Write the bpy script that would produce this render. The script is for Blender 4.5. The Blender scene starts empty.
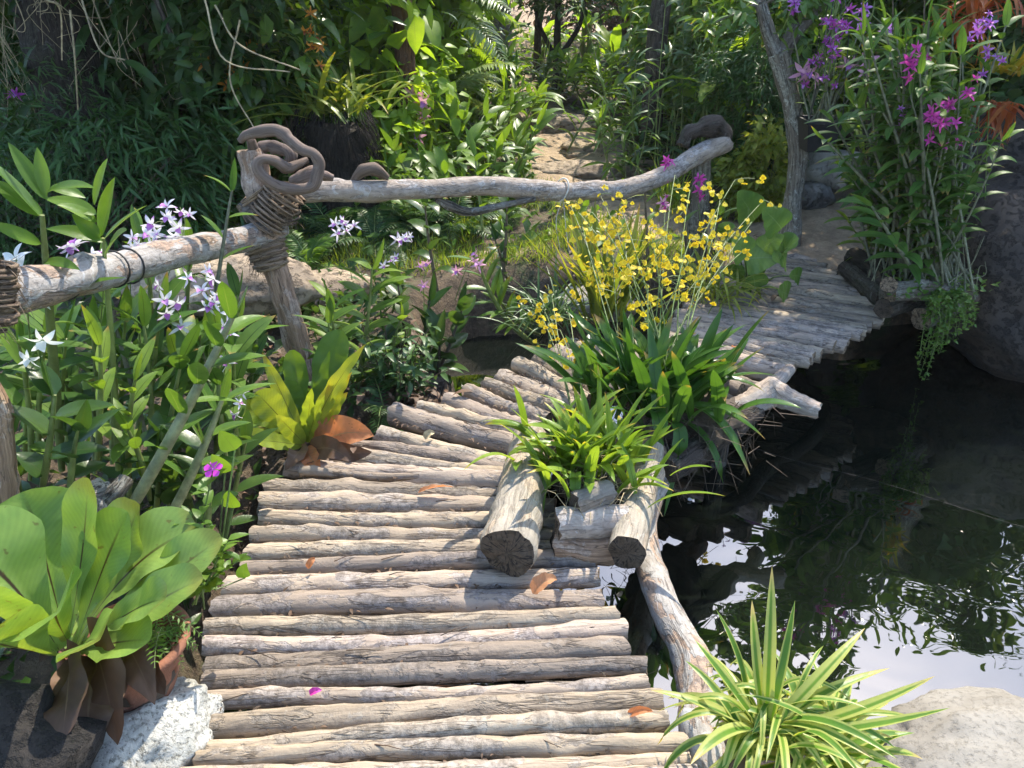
import bpy, bmesh, math, random
import numpy as np
from mathutils import Vector, Matrix, noise as mnoise
rng = np.random.default_rng(11)
random.seed(11)
C = bpy.context.scene.collection
PI = math.pi
# ------------------------------------------------------------------ camera model
H, F, PITCH = 1.55, 804.0, math.radians(27.2)
sp, cp = math.sin(PITCH), math.cos(PITCH)
def Q(px, py, Y):
    t = (py-384)/F; z = Y/(cp-t*sp)
    return np.array([(px-512)/F*z, Y, H-z*(sp+t*cp)])
def G(px, py, zz=0.0):
    t = (py-384)/F; z = (H-zz)/(sp+t*cp)
    return np.array([(px-512)/F*z, z*(cp-t*sp), zz])
def nrm(v):
    v = np.asarray(v, float); return v/(np.linalg.norm(v, axis=-1, keepdims=True)+1e-12)
def U(a, b): return rng.uniform(a, b)
# ------------------------------------------------------------------ mesh builder
class MB:
    def __init__(s): s.V=[]; s.UV=[]; s.R=[]; s.K=[]; s.F=[]; s.n=0
    def add(s, V, UV, R, faces, mat=0, gco=None):
        V = np.asarray(V, float).reshape(-1,3); k=len(V)
        s.V.append(V); s.UV.append(np.asarray(UV, float).reshape(-1,2))
        s.R.append(np.broadcast_to(np.asarray(R, float), (k,)).copy())
        s.K.append(np.zeros((k,3)) if gco is None else np.asarray(gco, float).reshape(-1,3))
        for f in faces:
            f = np.asarray(f, int); s.F.append((f+s.n, np.broadcast_to(np.asarray(mat,int), (len(f),)).copy()))
        s.n += k
    def grid(s, P, UV, R, mat=0, gco=None, close=False):
        a, b = P.shape[:2]; i = np.arange(a*b).reshape(a, b)
        if close: i = np.concatenate([i, i[:, :1]], 1)
        f = np.stack([i[:-1,:-1], i[:-1,1:], i[1:,1:], i[1:,:-1]], -1).reshape(-1,4)
        s.add(P, UV, R, [f], mat, gco)
    def arrays(s):
        return np.concatenate(s.V), np.concatenate(s.UV), np.concatenate(s.R), np.concatenate(s.K)
    def mesh(s, name, mats, org=(0,0,0), smooth=True):
        V, UV, R, K = s.arrays(); V = V-np.asarray(org)
        me = bpy.data.meshes.new(name)
        li = np.concatenate([f.ravel() for f,_ in s.F])
        sz = np.concatenate([np.full(len(f), f.shape[1]) for f,_ in s.F])
        mi = np.concatenate([m for _,m in s.F])
        me.vertices.add(len(V)); me.vertices.foreach_set('co', V.astype(np.float32).ravel())
        me.loops.add(len(li)); me.loops.foreach_set('vertex_index', li.astype(np.int32))
        me.polygons.add(len(sz))
        st = np.concatenate([[0], np.cumsum(sz)[:-1]])
        me.polygons.foreach_set('loop_start', st.astype(np.int32))
        me.polygons.foreach_set('material_index', mi.astype(np.int32))
        me.polygons.foreach_set('use_smooth', np.full(len(sz), smooth))
        uv = me.uv_layers.new(name='UVMap'); uv.data.foreach_set('uv', UV[li].astype(np.float32).ravel())
        at = me.attributes.new('rnd', 'FLOAT', 'POINT'); at.data.foreach_set('value', R.astype(np.float32))
        if np.any(K):
            at = me.attributes.new('gco', 'FLOAT_VECTOR', 'POINT'); at.data.foreach_set('vector', K.astype(np.float32).ravel())
        for m in (mats if isinstance(mats, (list,tuple)) else [mats]): me.materials.append(m)
        me.update(); me.validate()
        return me
ORG = {}
def tag(o, label=None, cat=None, group=None, kind=None):
    if label: o['label']=label
    if cat: o['category']=cat
    if group: o['group']=group
    if kind: o['kind']=kind
def thing(name, label, cat, loc=(0,0,0), group=None):
    o = bpy.data.objects.new(name, None); C.objects.link(o); o.location = [float(v) for v in loc]
    o.empty_display_size = .1
    ORG[o.name] = np.array(loc, float); tag(o, label, cat, group); return o
def part(parent, name, B, mats, label=None, smooth=True):
    org = ORG[parent.name]
    o = bpy.data.objects.new(name, B.mesh(name, mats, org, smooth)); C.objects.link(o); o.parent = parent
    ORG[o.name] = org
    if label: o['label']=label
    return o
def solo(name, B, mats, label=None, cat=None, group=None, kind=None, org=None, smooth=True):
    if org is None:
        V = np.concatenate(B.V); org = np.array([V[:,0].mean(), V[:,1].mean(), V[:,2].min()])
    o = bpy.data.objects.new(name, B.mesh(name, mats, org, smooth)); C.objects.link(o); o.location = [float(v) for v in org]
    ORG[o.name] = np.array(org); tag(o, label, cat, group, kind); return o
def dup(root, loc, rz=0, sc=1.0, label=None, group=None):
    r = root.copy(); C.objects.link(r); r.location = [float(v) for v in loc]; r.rotation_euler = (0,0,rz); r.scale=(sc,)*3 if np.isscalar(sc) else sc
    if label: r['label']=label
    if group: r['group']=group
    for ch in list(root.children):
        c = ch.copy(); C.objects.link(c); c.parent = r
        for g in list(ch.children):
            d = g.copy(); C.objects.link(d); d.parent = c
    return r
# ------------------------------------------------------------------ shape helpers
def prof(kind, t):
    if kind=='lance': return np.clip(np.sin(PI*np.clip(t,0,1)**.8),0,1)**.8*.97+.03*(1-t)
    if kind=='ovate': return np.clip(np.sin(PI*np.clip(t,0,1)**.62),0,1)**.75*.97+.03*(1-t)
    if kind=='strap': return np.minimum(1,.45+t*2.2)*np.clip(1-np.clip((t-.45)/.55,0,1)**2.2,0,1)**.9+.004
    if kind=='needle': return np.clip(1-t**1.6,0,1)*np.minimum(1,.5+2*t)+.004
    if kind=='spat':
        a=.13+.87*np.clip((t-.12)/.5,0,1)**1.15; e=np.sqrt(np.clip(1-(np.clip(t-.72,0,1)/.285)**2,0,1)); return a*e+.01
    if kind=='round':
        return np.sqrt(np.clip(1-(2*np.clip(t,0,1)-1)**2,0,1))*.96+.02
    if kind=='heart': return np.clip(np.sin(PI*np.clip(t*.93+.07,0,1)**.5),0,1)**.7
def blade(B, p0, p1, p2, w, kind='lance', hint=None, n=9, m=1, fold=.2, mat=0, rnd=None, wave=0, twist=0, wfreq=7, cup=0):
    p0,p1,p2 = map(lambda a: np.asarray(a,float), (p0,p1,p2))
    t = np.linspace(0,1,n+1)[:,None]
    P = (1-t)**2*p0+2*t*(1-t)*p1+t*t*p2
    T = nrm(2*(1-t)*(p1-p0)+2*t*(p2-p1))
    if hint is None:
        hd = p2-p0; hd = np.array([hd[0],hd[1],0]); hint = np.array([0,0,1.])-.5*hd/(np.linalg.norm(hd)+1e-6)
    hint = np.asarray(hint,float)
    Nn = hint-(T@hint)[:,None]*T; Nn = nrm(Nn); S = np.cross(T,Nn)
    if twist:
        a = twist*t; S,Nn = S*np.cos(a)+Nn*np.sin(a), Nn*np.cos(a)-S*np.sin(a)
    pr = prof(kind,t[:,0])*w/2
    s = np.linspace(-1,1,2*m+1)
    X = P[:,None]+S[:,None]*(s[None,:,None]*pr[:,None,None])
    lift = fold*np.abs(s)[None,:]*pr[:,None]-cup*(s**2)[None,:]*pr[:,None]
    if wave:
        ph = U(0,6); lift = lift+wave*np.sin(t*wfreq*2*PI*.5+ph+(s[None,:]>0)*1.7)*np.abs(s)[None,:]*np.minimum(1,3*t*(1-t)+.1)
    X = X+Nn[:,None]*lift[:,:,None]
    uv = np.stack([np.broadcast_to((s+1)/2,X.shape[:2]), np.broadcast_to(t,X.shape[:2])],-1)
    B.grid(X, uv, U(0,1) if rnd is None else rnd, mat)
def arc(B, p0, az, el, L, w, droop, **k):
    """blade leaving p0 at azimuth az, elevation el, its tip bent down by droop (rad)"""
    d0 = np.array([math.cos(az)*math.cos(el), math.sin(az)*math.cos(el), math.sin(el)])
    e1 = el-droop
    d1 = np.array([math.cos(az)*math.cos(e1), math.sin(az)*math.cos(e1), math.sin(e1)])
    p1 = np.asarray(p0)+d0*L*.5
    blade(B, p0, p1, p1+d1*L*.5, w, hint=k.pop('hint', np.array([-.45*math.cos(az),-.45*math.sin(az),1.])), **k)
def cr(pts, n=6):
    p = np.asarray(pts,float); p = np.vstack([2*p[0]-p[1], p, 2*p[-1]-p[-2]]); out=[]
    for i in range(1,len(p)-2):
        for t in np.linspace(0,1,n,endpoint=False):
            a,b,c,d = p[i-1:i+3]
            out.append(.5*((2*b)+(c-a)*t+(2*a-5*b+4*c-d)*t*t+(3*b-a-3*c+d)*t**3))
    out.append(p[-2]); return np.array(out)
def tube(B, pts, rad, ns=8, cap=True, mat=0, capmat=None, rnd=None, rough=0.0, knots=0, seed=None, ecc=0):
    pts = np.asarray(pts,float); n=len(pts)
    rad = np.broadcast_to(np.asarray(rad,float),(n,)) if np.ndim(rad)==0 or len(rad)==n else np.interp(np.linspace(0,1,n), np.linspace(0,1,len(rad)), rad)
    T = nrm(np.gradient(pts,axis=0))
    a = np.array([0,0,1.]) if abs(T[0][2])<.9 else np.array([1.,0,0])
    X = nrm(np.cross(T[0],a)); Xs=[]
    for i in range(n):
        X = nrm(X-np.dot(X,T[i])*T[i]); Xs.append(X)
    Xs=np.array(Xs); Ys=np.cross(T,Xs)
    th = np.linspace(0,2*PI,ns,endpoint=False)
    s = np.concatenate([[0],np.cumsum(np.linalg.norm(np.diff(pts,axis=0),axis=1))])
    r = np.repeat(rad[:,None],ns,1)
    if rough:
        q = np.zeros((n,ns))
        for k in range(6):
            f = U(1,9)/max(.25,s[-1]/1.5) if k<3 else U(6,30); j = rng.integers(0,4)
            q += np.sin(s[:,None]*f*2*PI/1.2+j*th[None]+U(0,6))*U(.3,1)/(1+.25*k)
        r = r*(1+rough*q*.45)
        if ecc: r = r*(1+ecc*np.cos(2*th[None]+U(0,6)))
    for k in range(knots):
        s0=U(.1,.9)*s[-1]; t0=U(0,2*PI); hh=U(.12,.4); ww=U(.6,1.3)*rad.mean()
        dth=(th-t0+PI)%(2*PI)-PI
        r = r+rad[:,None]*hh*np.exp(-((s-s0)[:,None]/ww)**2-(dth[None]/.55)**2)
    P = pts[:,None]+r[...,None]*(np.cos(th)[None,:,None]*Xs[:,None]+np.sin(th)[None,:,None]*Ys[:,None])
    off = np.array([U(0,50),U(0,50),U(0,50)])
    rm = float(rad.mean())
    g = np.stack([np.broadcast_to(np.cos(th)*rm,(n,ns)), np.broadcast_to(np.sin(th)*rm,(n,ns)), np.broadcast_to(s[:,None],(n,ns))],-1)+off
    uv = np.stack([np.broadcast_to(th/(2*PI),(n,ns)), np.broadcast_to(s[:,None],(n,ns))],-1)
    R = U(0,1) if rnd is None else rnd
    if cap and rough and ns>=14:
        for e in (0,n-1): P[e]+=T[e]*(rng.normal(0,rm*.07,(ns,1))+.1*rm*np.sin(2*th+U(0,6))[:,None]); P[e]=P[e].mean(0)+(P[e]-P[e].mean(0))*rng.uniform(.93,1.0,(ns,1))
    B.grid(P[:,::-1], uv[:,::-1], R, mat, g[:,::-1], close=True)
    if cap:
        cm = mat if capmat is None else capmat
        for e,sgn in ((0,-1),(n-1,1)):
            ring=P[e]; c=ring.mean(0)+T[e]*sgn*rm*.04
            mid=c+(ring-c)*.55+T[e]*sgn*rm*.03+rng.normal(0,rm*.03,(ns,3))
            V=np.vstack([ring,mid,c[None]])
            i=np.arange(ns); j=(i+1)%ns
            if sgn>0: f4=np.stack([i,j,ns+j,ns+i],1); f3=np.stack([ns+i,ns+j,np.full(ns,2*ns)],1)
            else: f4=np.stack([j,i,ns+i,ns+j],1); f3=np.stack([ns+j,ns+i,np.full(ns,2*ns)],1)
            loc=np.concatenate([np.stack([np.cos(th),np.sin(th)],1), .55*np.stack([np.cos(th),np.sin(th)],1), np.zeros((1,2))])
            gc=np.column_stack([loc*rm, np.zeros(len(loc))])+off
            B.add(V, loc*.5+.5, R, [f4,f3], cm, gc)
def log(B, p0, p1, r0, r1=None, ns=16, n=None, bend=.01, rough=.09, knots=3, mat=0, capmat=1, rnd=None, ecc=.05):
    p0=np.asarray(p0,float); p1=np.asarray(p1,float); L=np.linalg.norm(p1-p0); r1=r1 or r0*.9
    n=n or max(8,int(L/.022)); t=np.linspace(0,1,n)[:,None]
    d=nrm(p1-p0); a=nrm(np.cross(d,[0,0,1.])) if abs(d[2])<.9 else np.array([1.,0,0]); b=np.cross(a,d)
    pts=p0+(p1-p0)*t+a*np.sin(t*PI*U(.8,1.6)+U(0,3))*U(-1,1)*bend+b*np.sin(t*PI*U(.8,2)+U(0,3))*U(-.7,.7)*bend
    tube(B, pts, (r0+(r1-r0)*t[:,0]), ns, True, mat, capmat, rnd, rough, knots, ecc=ecc)
def scatterM(B, tm, P, M, S, mat=None, rnd=None):
    V,UV,R,K = tm.arrays(); N=len(P)
    if N==0: return
    S=np.broadcast_to(np.asarray(S,float),(N,))
    X=np.einsum('nij,kj->nki',M,V)*S[:,None,None]+P[:,None]
    k=len(V); rr=rng.uniform(0,1,N) if rnd is None else np.broadcast_to(rnd,(N,))
    off=(np.arange(N)*k)[:,None,None]
    base=B.n
    B.V.append(X.reshape(-1,3)); B.UV.append(np.tile(UV,(N,1))); B.R.append(np.repeat(rr,k)); B.K.append(np.zeros((N*k,3))); B.n+=N*k
    for f,m in tm.F:
        B.F.append(((f[None]+off).reshape(-1,f.shape[1])+base, np.tile(m,N) if mat is None else np.full(N*len(f),mat)))
def rotm(az, pitch, roll):
    """local x -> direction(az,pitch), rolled about it"""
    az,pitch,roll=np.broadcast_arrays(*[np.asarray(v,float) for v in (az,pitch,roll)])
    d=np.stack([np.cos(az)*np.cos(pitch),np.sin(az)*np.cos(pitch),np.sin(pitch)],-1)
    s=np.stack([-np.sin(az),np.cos(az),np.zeros_like(az)],-1); u=np.cross(d,s)
    c,q=np.cos(roll)[...,None],np.sin(roll)[...,None]
    return np.stack([d, s*c+u*q, u*c-s*q],-1)
def leaf_tm(wr=.35, kind='lance', droop=.35, fold=.25, n=4, m=1):
    B=MB(); blade(B,(0,0,0),(.5,0,.12),(1,0,.12-droop*.5),wr,kind,hint=(0,0,1),n=n,m=m,fold=fold,rnd=.5); return B
def flower_tm(kind):
    B=MB()
    if kind=='dendro':
        for a,L,w in ((90,1,.24),(90+125,1,.26),(90-125,1,.26),(90+62,.95,.36),(90-62,.95,.36)):
            a=math.radians(a); d=np.array([0,math.cos(a),math.sin(a)])
            blade(B,d*.05,d*.5*L+np.array([U(.1,.3),0,0]),d*L+np.array([U(-.25,.2),U(-.1,.1),U(-.1,.1)]),w,'lance',hint=(1,0,0),n=6,fold=.2,twist=U(-.9,.9))
        blade(B,(0.05,0,0),(.4,0,.02),(.55,0,-.38),.55,'ovate',hint=(0,0,1),n=4,fold=.5,mat=1)
    elif kind=='onc':
        for a,L,w in ((90,.55,.3),(150,.5,.25),(30,.5,.25)):
            a=math.radians(a); d=np.array([0,math.cos(a),math.sin(a)])
            blade(B,d*.03,d*.25*L+np.array([.08,0,0]),d*L,w,'ovate',hint=(1,0,0),n=3,fold=.1)
        for a in (-90,-50,-130):
            a=math.radians(a); d=np.array([0,math.cos(a),math.sin(a)])
            blade(B,d*.03,d*.4+np.array([.12,0,0]),d*.85,.75,'round',hint=(1,0,0),n=4,fold=.1)
        blade(B,(.02,0,-.1),(.14,0,0),(.14,0,.12),.2,'ovate',hint=(1,0,.5),n=2,mat=1)
    elif kind=='five':
        for k in range(5):
            a=math.radians(90+72*k); d=np.array([0,math.cos(a),math.sin(a)])
            blade(B,d*.04,d*.5+np.array([.06,0,0]),d*1.,.8,'spat',hint=(1,0,0),n=4,fold=.05)
        blade(B,(0.02,0,-.06),(.05,0,0),(.04,0,.08),.12,'round',hint=(1,0,0),n=2,mat=1)
    return B
FT={k:flower_tm(k) for k in ('dendro','onc','five')}
FT['dendro']=None
DEN=[flower_tm('dendro') for _ in range(5)]
FMESH={}
def flowers(parent, kind, mats, P, D, size, jit=.5):
    """one object per flower, all sharing a few meshes, children of parent"""
    P=np.asarray(P,float).reshape(-1,3); D=nrm(np.asarray(D,float).reshape(-1,3)+rng.normal(0,jit,(len(P),3)))
    az=np.arctan2(D[:,1],D[:,0]); pt=np.arcsin(np.clip(D[:,2],-1,1)); Rm=rotm(az,pt,rng.normal(0,.35,len(P))); S=size*rng.uniform(.7,1.15,len(P))
    org=ORG[parent.name]
    for k in range(len(P)):
        v=k%5 if kind=='dendro' else 0; key=(kind,v)+tuple(mats)
        if key not in FMESH:
            FMESH[key]=(DEN[v] if kind=='dendro' else FT[kind]).mesh('flower',[M[x] for x in mats])
        o=bpy.data.objects.new('flower',FMESH[key]); C.objects.link(o); o.parent=parent; ORG[o.name]=org
        mt=Matrix.Identity(4)
        for r_ in range(3):
            for c_ in range(3): mt[r_][c_]=float(Rm[k][r_][c_]*S[k])
            mt[r_][3]=float(P[k][r_]-org[r_])
        o.matrix_basis=mt
def flowermass(B, kind, P, D, size, jit=.5):
    P=np.asarray(P,float).reshape(-1,3); D=nrm(np.asarray(D,float).reshape(-1,3)+rng.normal(0,jit,(len(P),3)))
    az=np.arctan2(D[:,1],D[:,0]); pt=np.arcsin(np.clip(D[:,2],-1,1)); scatterM(B, FT[kind], P, rotm(az,pt,rng.normal(0,.35,len(P))), size*rng.uniform(.7,1.15,len(P)))
def cane(Bs, Bl, p0, p1, bow=(0,0,0), r=.008, nl=9, L=.17, w=.045, start=.3, az=None, droop=.5, kind='lance', fold=.25, n=8, m=1, top=True, cup=0):
    p0=np.asarray(p0,float); p1=np.asarray(p1,float); c=(p0+p1)/2+np.asarray(bow)
    t=np.linspace(0,1,14)[:,None]; P=(1-t)**2*p0+2*t*(1-t)*c+t*t*p1
    tube(Bs,P,[r*.8,r*1.15,r*1.1,r*.85,r*.5],8,True)
    az=U(0,2*PI) if az is None else az
    h=np.array([math.cos(az),math.sin(az),0])
    for i in range(nl):
        u=start+(1-start)*(i+U(-.2,.2))/max(1,nl-1); u=min(max(u,0),.99)
        pt=(1-u)**2*p0+2*u*(1-u)*c+u*u*p1; T=nrm(2*(1-u)*(c-p0)+2*u*(p1-c))
        S=nrm(h-np.dot(h,T)*T)*(1 if i%2 else -1)
        S=nrm(S+rng.normal(0,.22,3))
        l=L*U(.78,1.12)*(.75 if i in(0,) else 1)
        d=nrm(S*.9+T*(.45+.5*u))
        e=nrm(d+np.array([0,0,-1])*droop*U(.6,1.3))
        blade(Bl,pt,pt+d*l*.5,pt+d*l*.5+e*l*.5,w*U(.85,1.1),kind,hint=T*.8+np.array([0,0,.7]),n=n,m=m,fold=fold,cup=cup,twist=U(-.3,.3))
    if top:
        T=nrm(p1-c); d=nrm(T+rng.normal(0,.15,3)); blade(Bl,p1-T*.01,p1+d*L*.35,p1+d*L*.7+rng.normal(0,.01,3),w*.7,kind,hint=rng.normal(0,1,3),n=n,m=m,fold=.4)
def frond(Bs, Bl, p0, p1, p2, nl, lmax, tm, r=.004, vang=60, droop=.2, start=.12):
    p0,p1,p2=[np.asarray(a,float) for a in (p0,p1,p2)]
    t=np.linspace(0,1,9)[:,None]; P=(1-t)**2*p0+2*t*(1-t)*p1+t*t*p2
    tube(Bs,P,[r,r*.3],5,False)
    u=np.linspace(start,.985,nl)[:,None]
    P=(1-u)**2*p0+2*u*(1-u)*p1+u*u*p2; T=nrm(2*(1-u)*(p1-p0)+2*u*(p2-p1))
    hd=p2-p0; hint=np.array([0,0,1.])-.5*nrm(np.array([hd[0],hd[1],0]))
    Nn=nrm(hint-(T@hint)[:,None]*T); S=np.cross(T,Nn)
    uu=(u[:,0]-start)/(1-start); ln=lmax*np.clip(np.sin(PI*(uu*.86+.12))**.8,.05,1)
    a=math.radians(vang)
    for sg in (1,-1):
        d=nrm(T*math.cos(a)+S*sg*math.sin(a)+Nn*.15-np.array([0,0,droop])+rng.normal(0,.05,T.shape))
        n2=nrm(Nn-(np.sum(Nn*d,1))[:,None]*d); s2=np.cross(n2,d)
        scatterM(Bl,tm,P,np.stack([d,s2,n2],-1),ln*rng.uniform(.85,1.1,nl))
# ------------------------------------------------------------------ terrain
POND=np.array([(-.74,.45),(-.84,1.2),(-.98,1.8),(-.98,2.3),(-.68,2.72),(-.34,3.1),(-.32,3.6),(-.5,4.2),(-.25,4.5),(.4,4.58),(.8,4.66),(1.3,4.78),(1.8,4.78),(2.15,4.6),(2.7,4.75),(3.6,5.0),(5.2,4.8),(6.3,3.2),(6.3,.8),(4,.55),(2.2,.78),(1.2,.98),(.72,.95),(.45,.7),(.3,.45)])
def sdist(x,y):
    x=np.asarray(x,float); y=np.asarray(y,float); d=np.full(x.shape,1e9); ins=np.zeros(x.shape,bool)
    n=len(POND)
    for i in range(n):
        a=POND[i]; b=POND[(i+1)%n]; e=b-a
        t=np.clip(((x-a[0])*e[0]+(y-a[1])*e[1])/(e@e),0,1)
        d=np.minimum(d,np.hypot(x-a[0]-t*e[0],y-a[1]-t*e[1]))
        c=((a[1]>y)!=(b[1]>y))&(x<(b[0]-a[0])*(y-a[1])/((b[1]-a[1])+1e-12)+a[0]); ins^=c
    return np.where(ins,-d,d)
def sst(a,b,x): t=np.clip((x-a)/(b-a),0,1); return t*t*(3-2*t)
PATHS=[[(1.75,4.8),(2.05,5.4),(2.6,6.2),(3.4,7.2)],[(1.9,5.1),(1.0,5.7),(.75,6.3),(.55,7.2),(.35,8.4),(.1,9.6),(-.2,11)]]
def pathd(x,y):
    d=np.full(np.shape(x),1e9)
    for p in PATHS:
        q=cr([(a,b,0) for a,b in p],5)[:,:2]
        for i in range(len(q)-1):
            a=q[i]; e=q[i+1]-a; t=np.clip(((x-a[0])*e[0]+(y-a[1])*e[1])/(e@e),0,1)
            d=np.minimum(d,np.hypot(x-a[0]-t*e[0],y-a[1]-t*e[1]))
    return d
def hgt(x,y):
    x=np.asarray(x,float); y=np.asarray(y,float)
    b=.03*np.sin(x*2.1+y*1.3)+.02*np.sin(x*4.7-y*3.9+1)+.012*np.sin(x*11+y*9)+.01*np.sin(x*17-y*13)
    r=np.hypot(x,y)
    b=b+.06*np.maximum(0,y-5.5)+.05*np.maximum(0,y-16)
    b=b+.06*np.maximum(0,np.abs(x)-9)
    b=np.where(b>2,2+1.5*np.tanh((b-2)/1.5),b)
    d=sdist(x,y)
    return -1.0+(b-.06+1.0)*sst(-.28,.14,d)
def ax(lo,hi,st,far0,far1):
    c=np.arange(lo,hi,st); l=lo-np.geomspace(st,lo-far0,26)[::-1] if far0<lo else []; r=hi+np.geomspace(st,far1-hi,26)
    return np.concatenate([l,c,r])
def at(px,Y):
    h=0.
    for _ in range(3):
        z=Y*cp+(H-h)*sp; X=(px-512)/F*z; h=float(hgt(X,Y))
    return np.array([X,Y,h])
# ------------------------------------------------------------------ materials
def newmat(name):
    m=bpy.data.materials.new(name); m.use_nodes=True; nt=m.node_tree; nt.nodes.clear(); return m,nt
class NT:
    def __init__(s,nt): s.nt=nt
    def n(s,t,ins=None,**kw):
        x=s.nt.nodes.new(t)
        for k,v in kw.items(): setattr(x,k,v)
        for k,v in (ins or {}).items():
            if isinstance(v,bpy.types.NodeSocket): s.nt.links.new(v,x.inputs[k])
            else: x.inputs[k].default_value=v
        return x
    def mix(s,f,a,b,bt='MIX'):
        x=s.nt.nodes.new('ShaderNodeMix'); x.data_type='RGBA'; x.blend_type=bt
        for k,v in ((0,f),(6,a),(7,b)):
            if isinstance(v,bpy.types.NodeSocket): s.nt.links.new(v,x.inputs[k])
            else: x.inputs[k].default_value=v if k==0 else (*v,1)
        return x.outputs[2]
    def m(s,op,a,b=0.,c=None):
        x=s.nt.nodes.new('ShaderNodeMath'); x.operation=op
        for k,v in enumerate((a,b) if c is None else (a,b,c)):
            if isinstance(v,bpy.types.NodeSocket): s.nt.links.new(v,x.inputs[k])
            else: x.inputs[k].default_value=v
        return x.outputs[0]
    def ramp(s,v,a,b,lo=0.,hi=1.):
        x=s.n('ShaderNodeMapRange',{0:v,1:a,2:b,3:lo,4:hi}); x.interpolation_type='SMOOTHSTEP'; return x.outputs[0]
    def noise(s,vec,sc,det=4,rough=.55,dist=0.):
        return s.n('ShaderNodeTexNoise',{'Vector':vec,'Scale':sc,'Detail':det,'Roughness':rough,'Distortion':dist}).outputs[0]
    def scale(s,vec,v):
        x=s.n('ShaderNodeVectorMath',{0:vec,1:v},operation='MULTIPLY'); return x.outputs[0]
    def out(s,sh): s.n('ShaderNodeOutputMaterial',{'Surface':sh})
def leafmat(name,c1,c2,tr=.35,rough=.4,rib=None,ribw=.05,vein=0,stripe=None,tip=None,tcol=None,spots=0,spec=.36):
    m,nt=newmat(name); s=NT(nt)
    r=s.n('ShaderNodeAttribute',attribute_name='rnd').outputs['Fac']
    uv=s.n('ShaderNodeUVMap').outputs[0]; sx=s.n('ShaderNodeSeparateXYZ',{0:uv}); u,v=sx.outputs[0],sx.outputs[1]
    ob=s.n('ShaderNodeTexCoord').outputs['Object']
    a=s.m('MULTIPLY',s.m('ABSOLUTE',s.m('SUBTRACT',u,.5)),2.)
    col=s.mix(r,c1,c2)
    nz=s.noise(ob,9.,3)
    col=s.mix(1.,col,s.n('ShaderNodeCombineColor',{0:s.ramp(nz,.3,.7,.7,1.2),1:s.ramp(nz,.3,.7,.78,1.15),2:s.ramp(nz,.3,.7,.8,1.1)}).outputs[0],'MULTIPLY')
    if stripe:
        nn=s.m('ADD',a,s.m('MULTIPLY',s.m('SUBTRACT',r,.5),.5))
        col=s.mix(s.ramp(nn,.3,.62),col,stripe)
    if rib: col=s.mix(s.m('MULTIPLY',s.ramp(a,ribw,ribw*.3),s.ramp(v,1.,.5)),col,rib)
    if tip:
        e=s.m('MULTIPLY',s.ramp(s.m('ADD',v,s.m('MULTIPLY',nz,.25)),.95,1.1),s.ramp(r,.45,.6)); col=s.mix(e,col,tip)
    if vein:
        vw=s.m('SINE',s.m('SUBTRACT',s.m('MULTIPLY',v,vein*1.6),s.m('MULTIPLY',a,vein*.35)))
        k_=s.m('MULTIPLY_ADD',vw,.04,1.); col=s.mix(1.,col,s.n('ShaderNodeCombineColor',{0:k_,1:k_,2:k_}).outputs[0],'MULTIPLY')
    if spots:
        q=s.noise(ob,45.,2); col=s.mix(s.m('MULTIPLY',s.ramp(q,.66,.74),spots),col,(.12,.07,.02))
    P=s.n('ShaderNodeBsdfPrincipled',{'Base Color':col,'Roughness':rough,'Specular IOR Level':spec})
    h=s.noise(ob,60.,2)
    if vein:
        wv=s.m('SINE',s.m('ADD',s.m('MULTIPLY',v,vein),s.m('MULTIPLY',a,-vein*.12)))
        h=s.m('ADD',s.m('MULTIPLY',h,.4),s.m('MULTIPLY',wv,.09))
    bp=s.n('ShaderNodeBump',{'Height':h,'Strength':.25,'Distance':.004}); nt.links.new(bp.outputs[0],P.inputs['Normal'])
    tc=s.mix(1.,col,tcol or (1.5,1.35,.45),'MULTIPLY')
    T=s.n('ShaderNodeBsdfTranslucent',{'Color':tc})
    X=s.n('ShaderNodeMixShader',{0:tr,1:P.outputs[0],2:T.outputs[0]}); s.out(X.outputs[0]); return m
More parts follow.
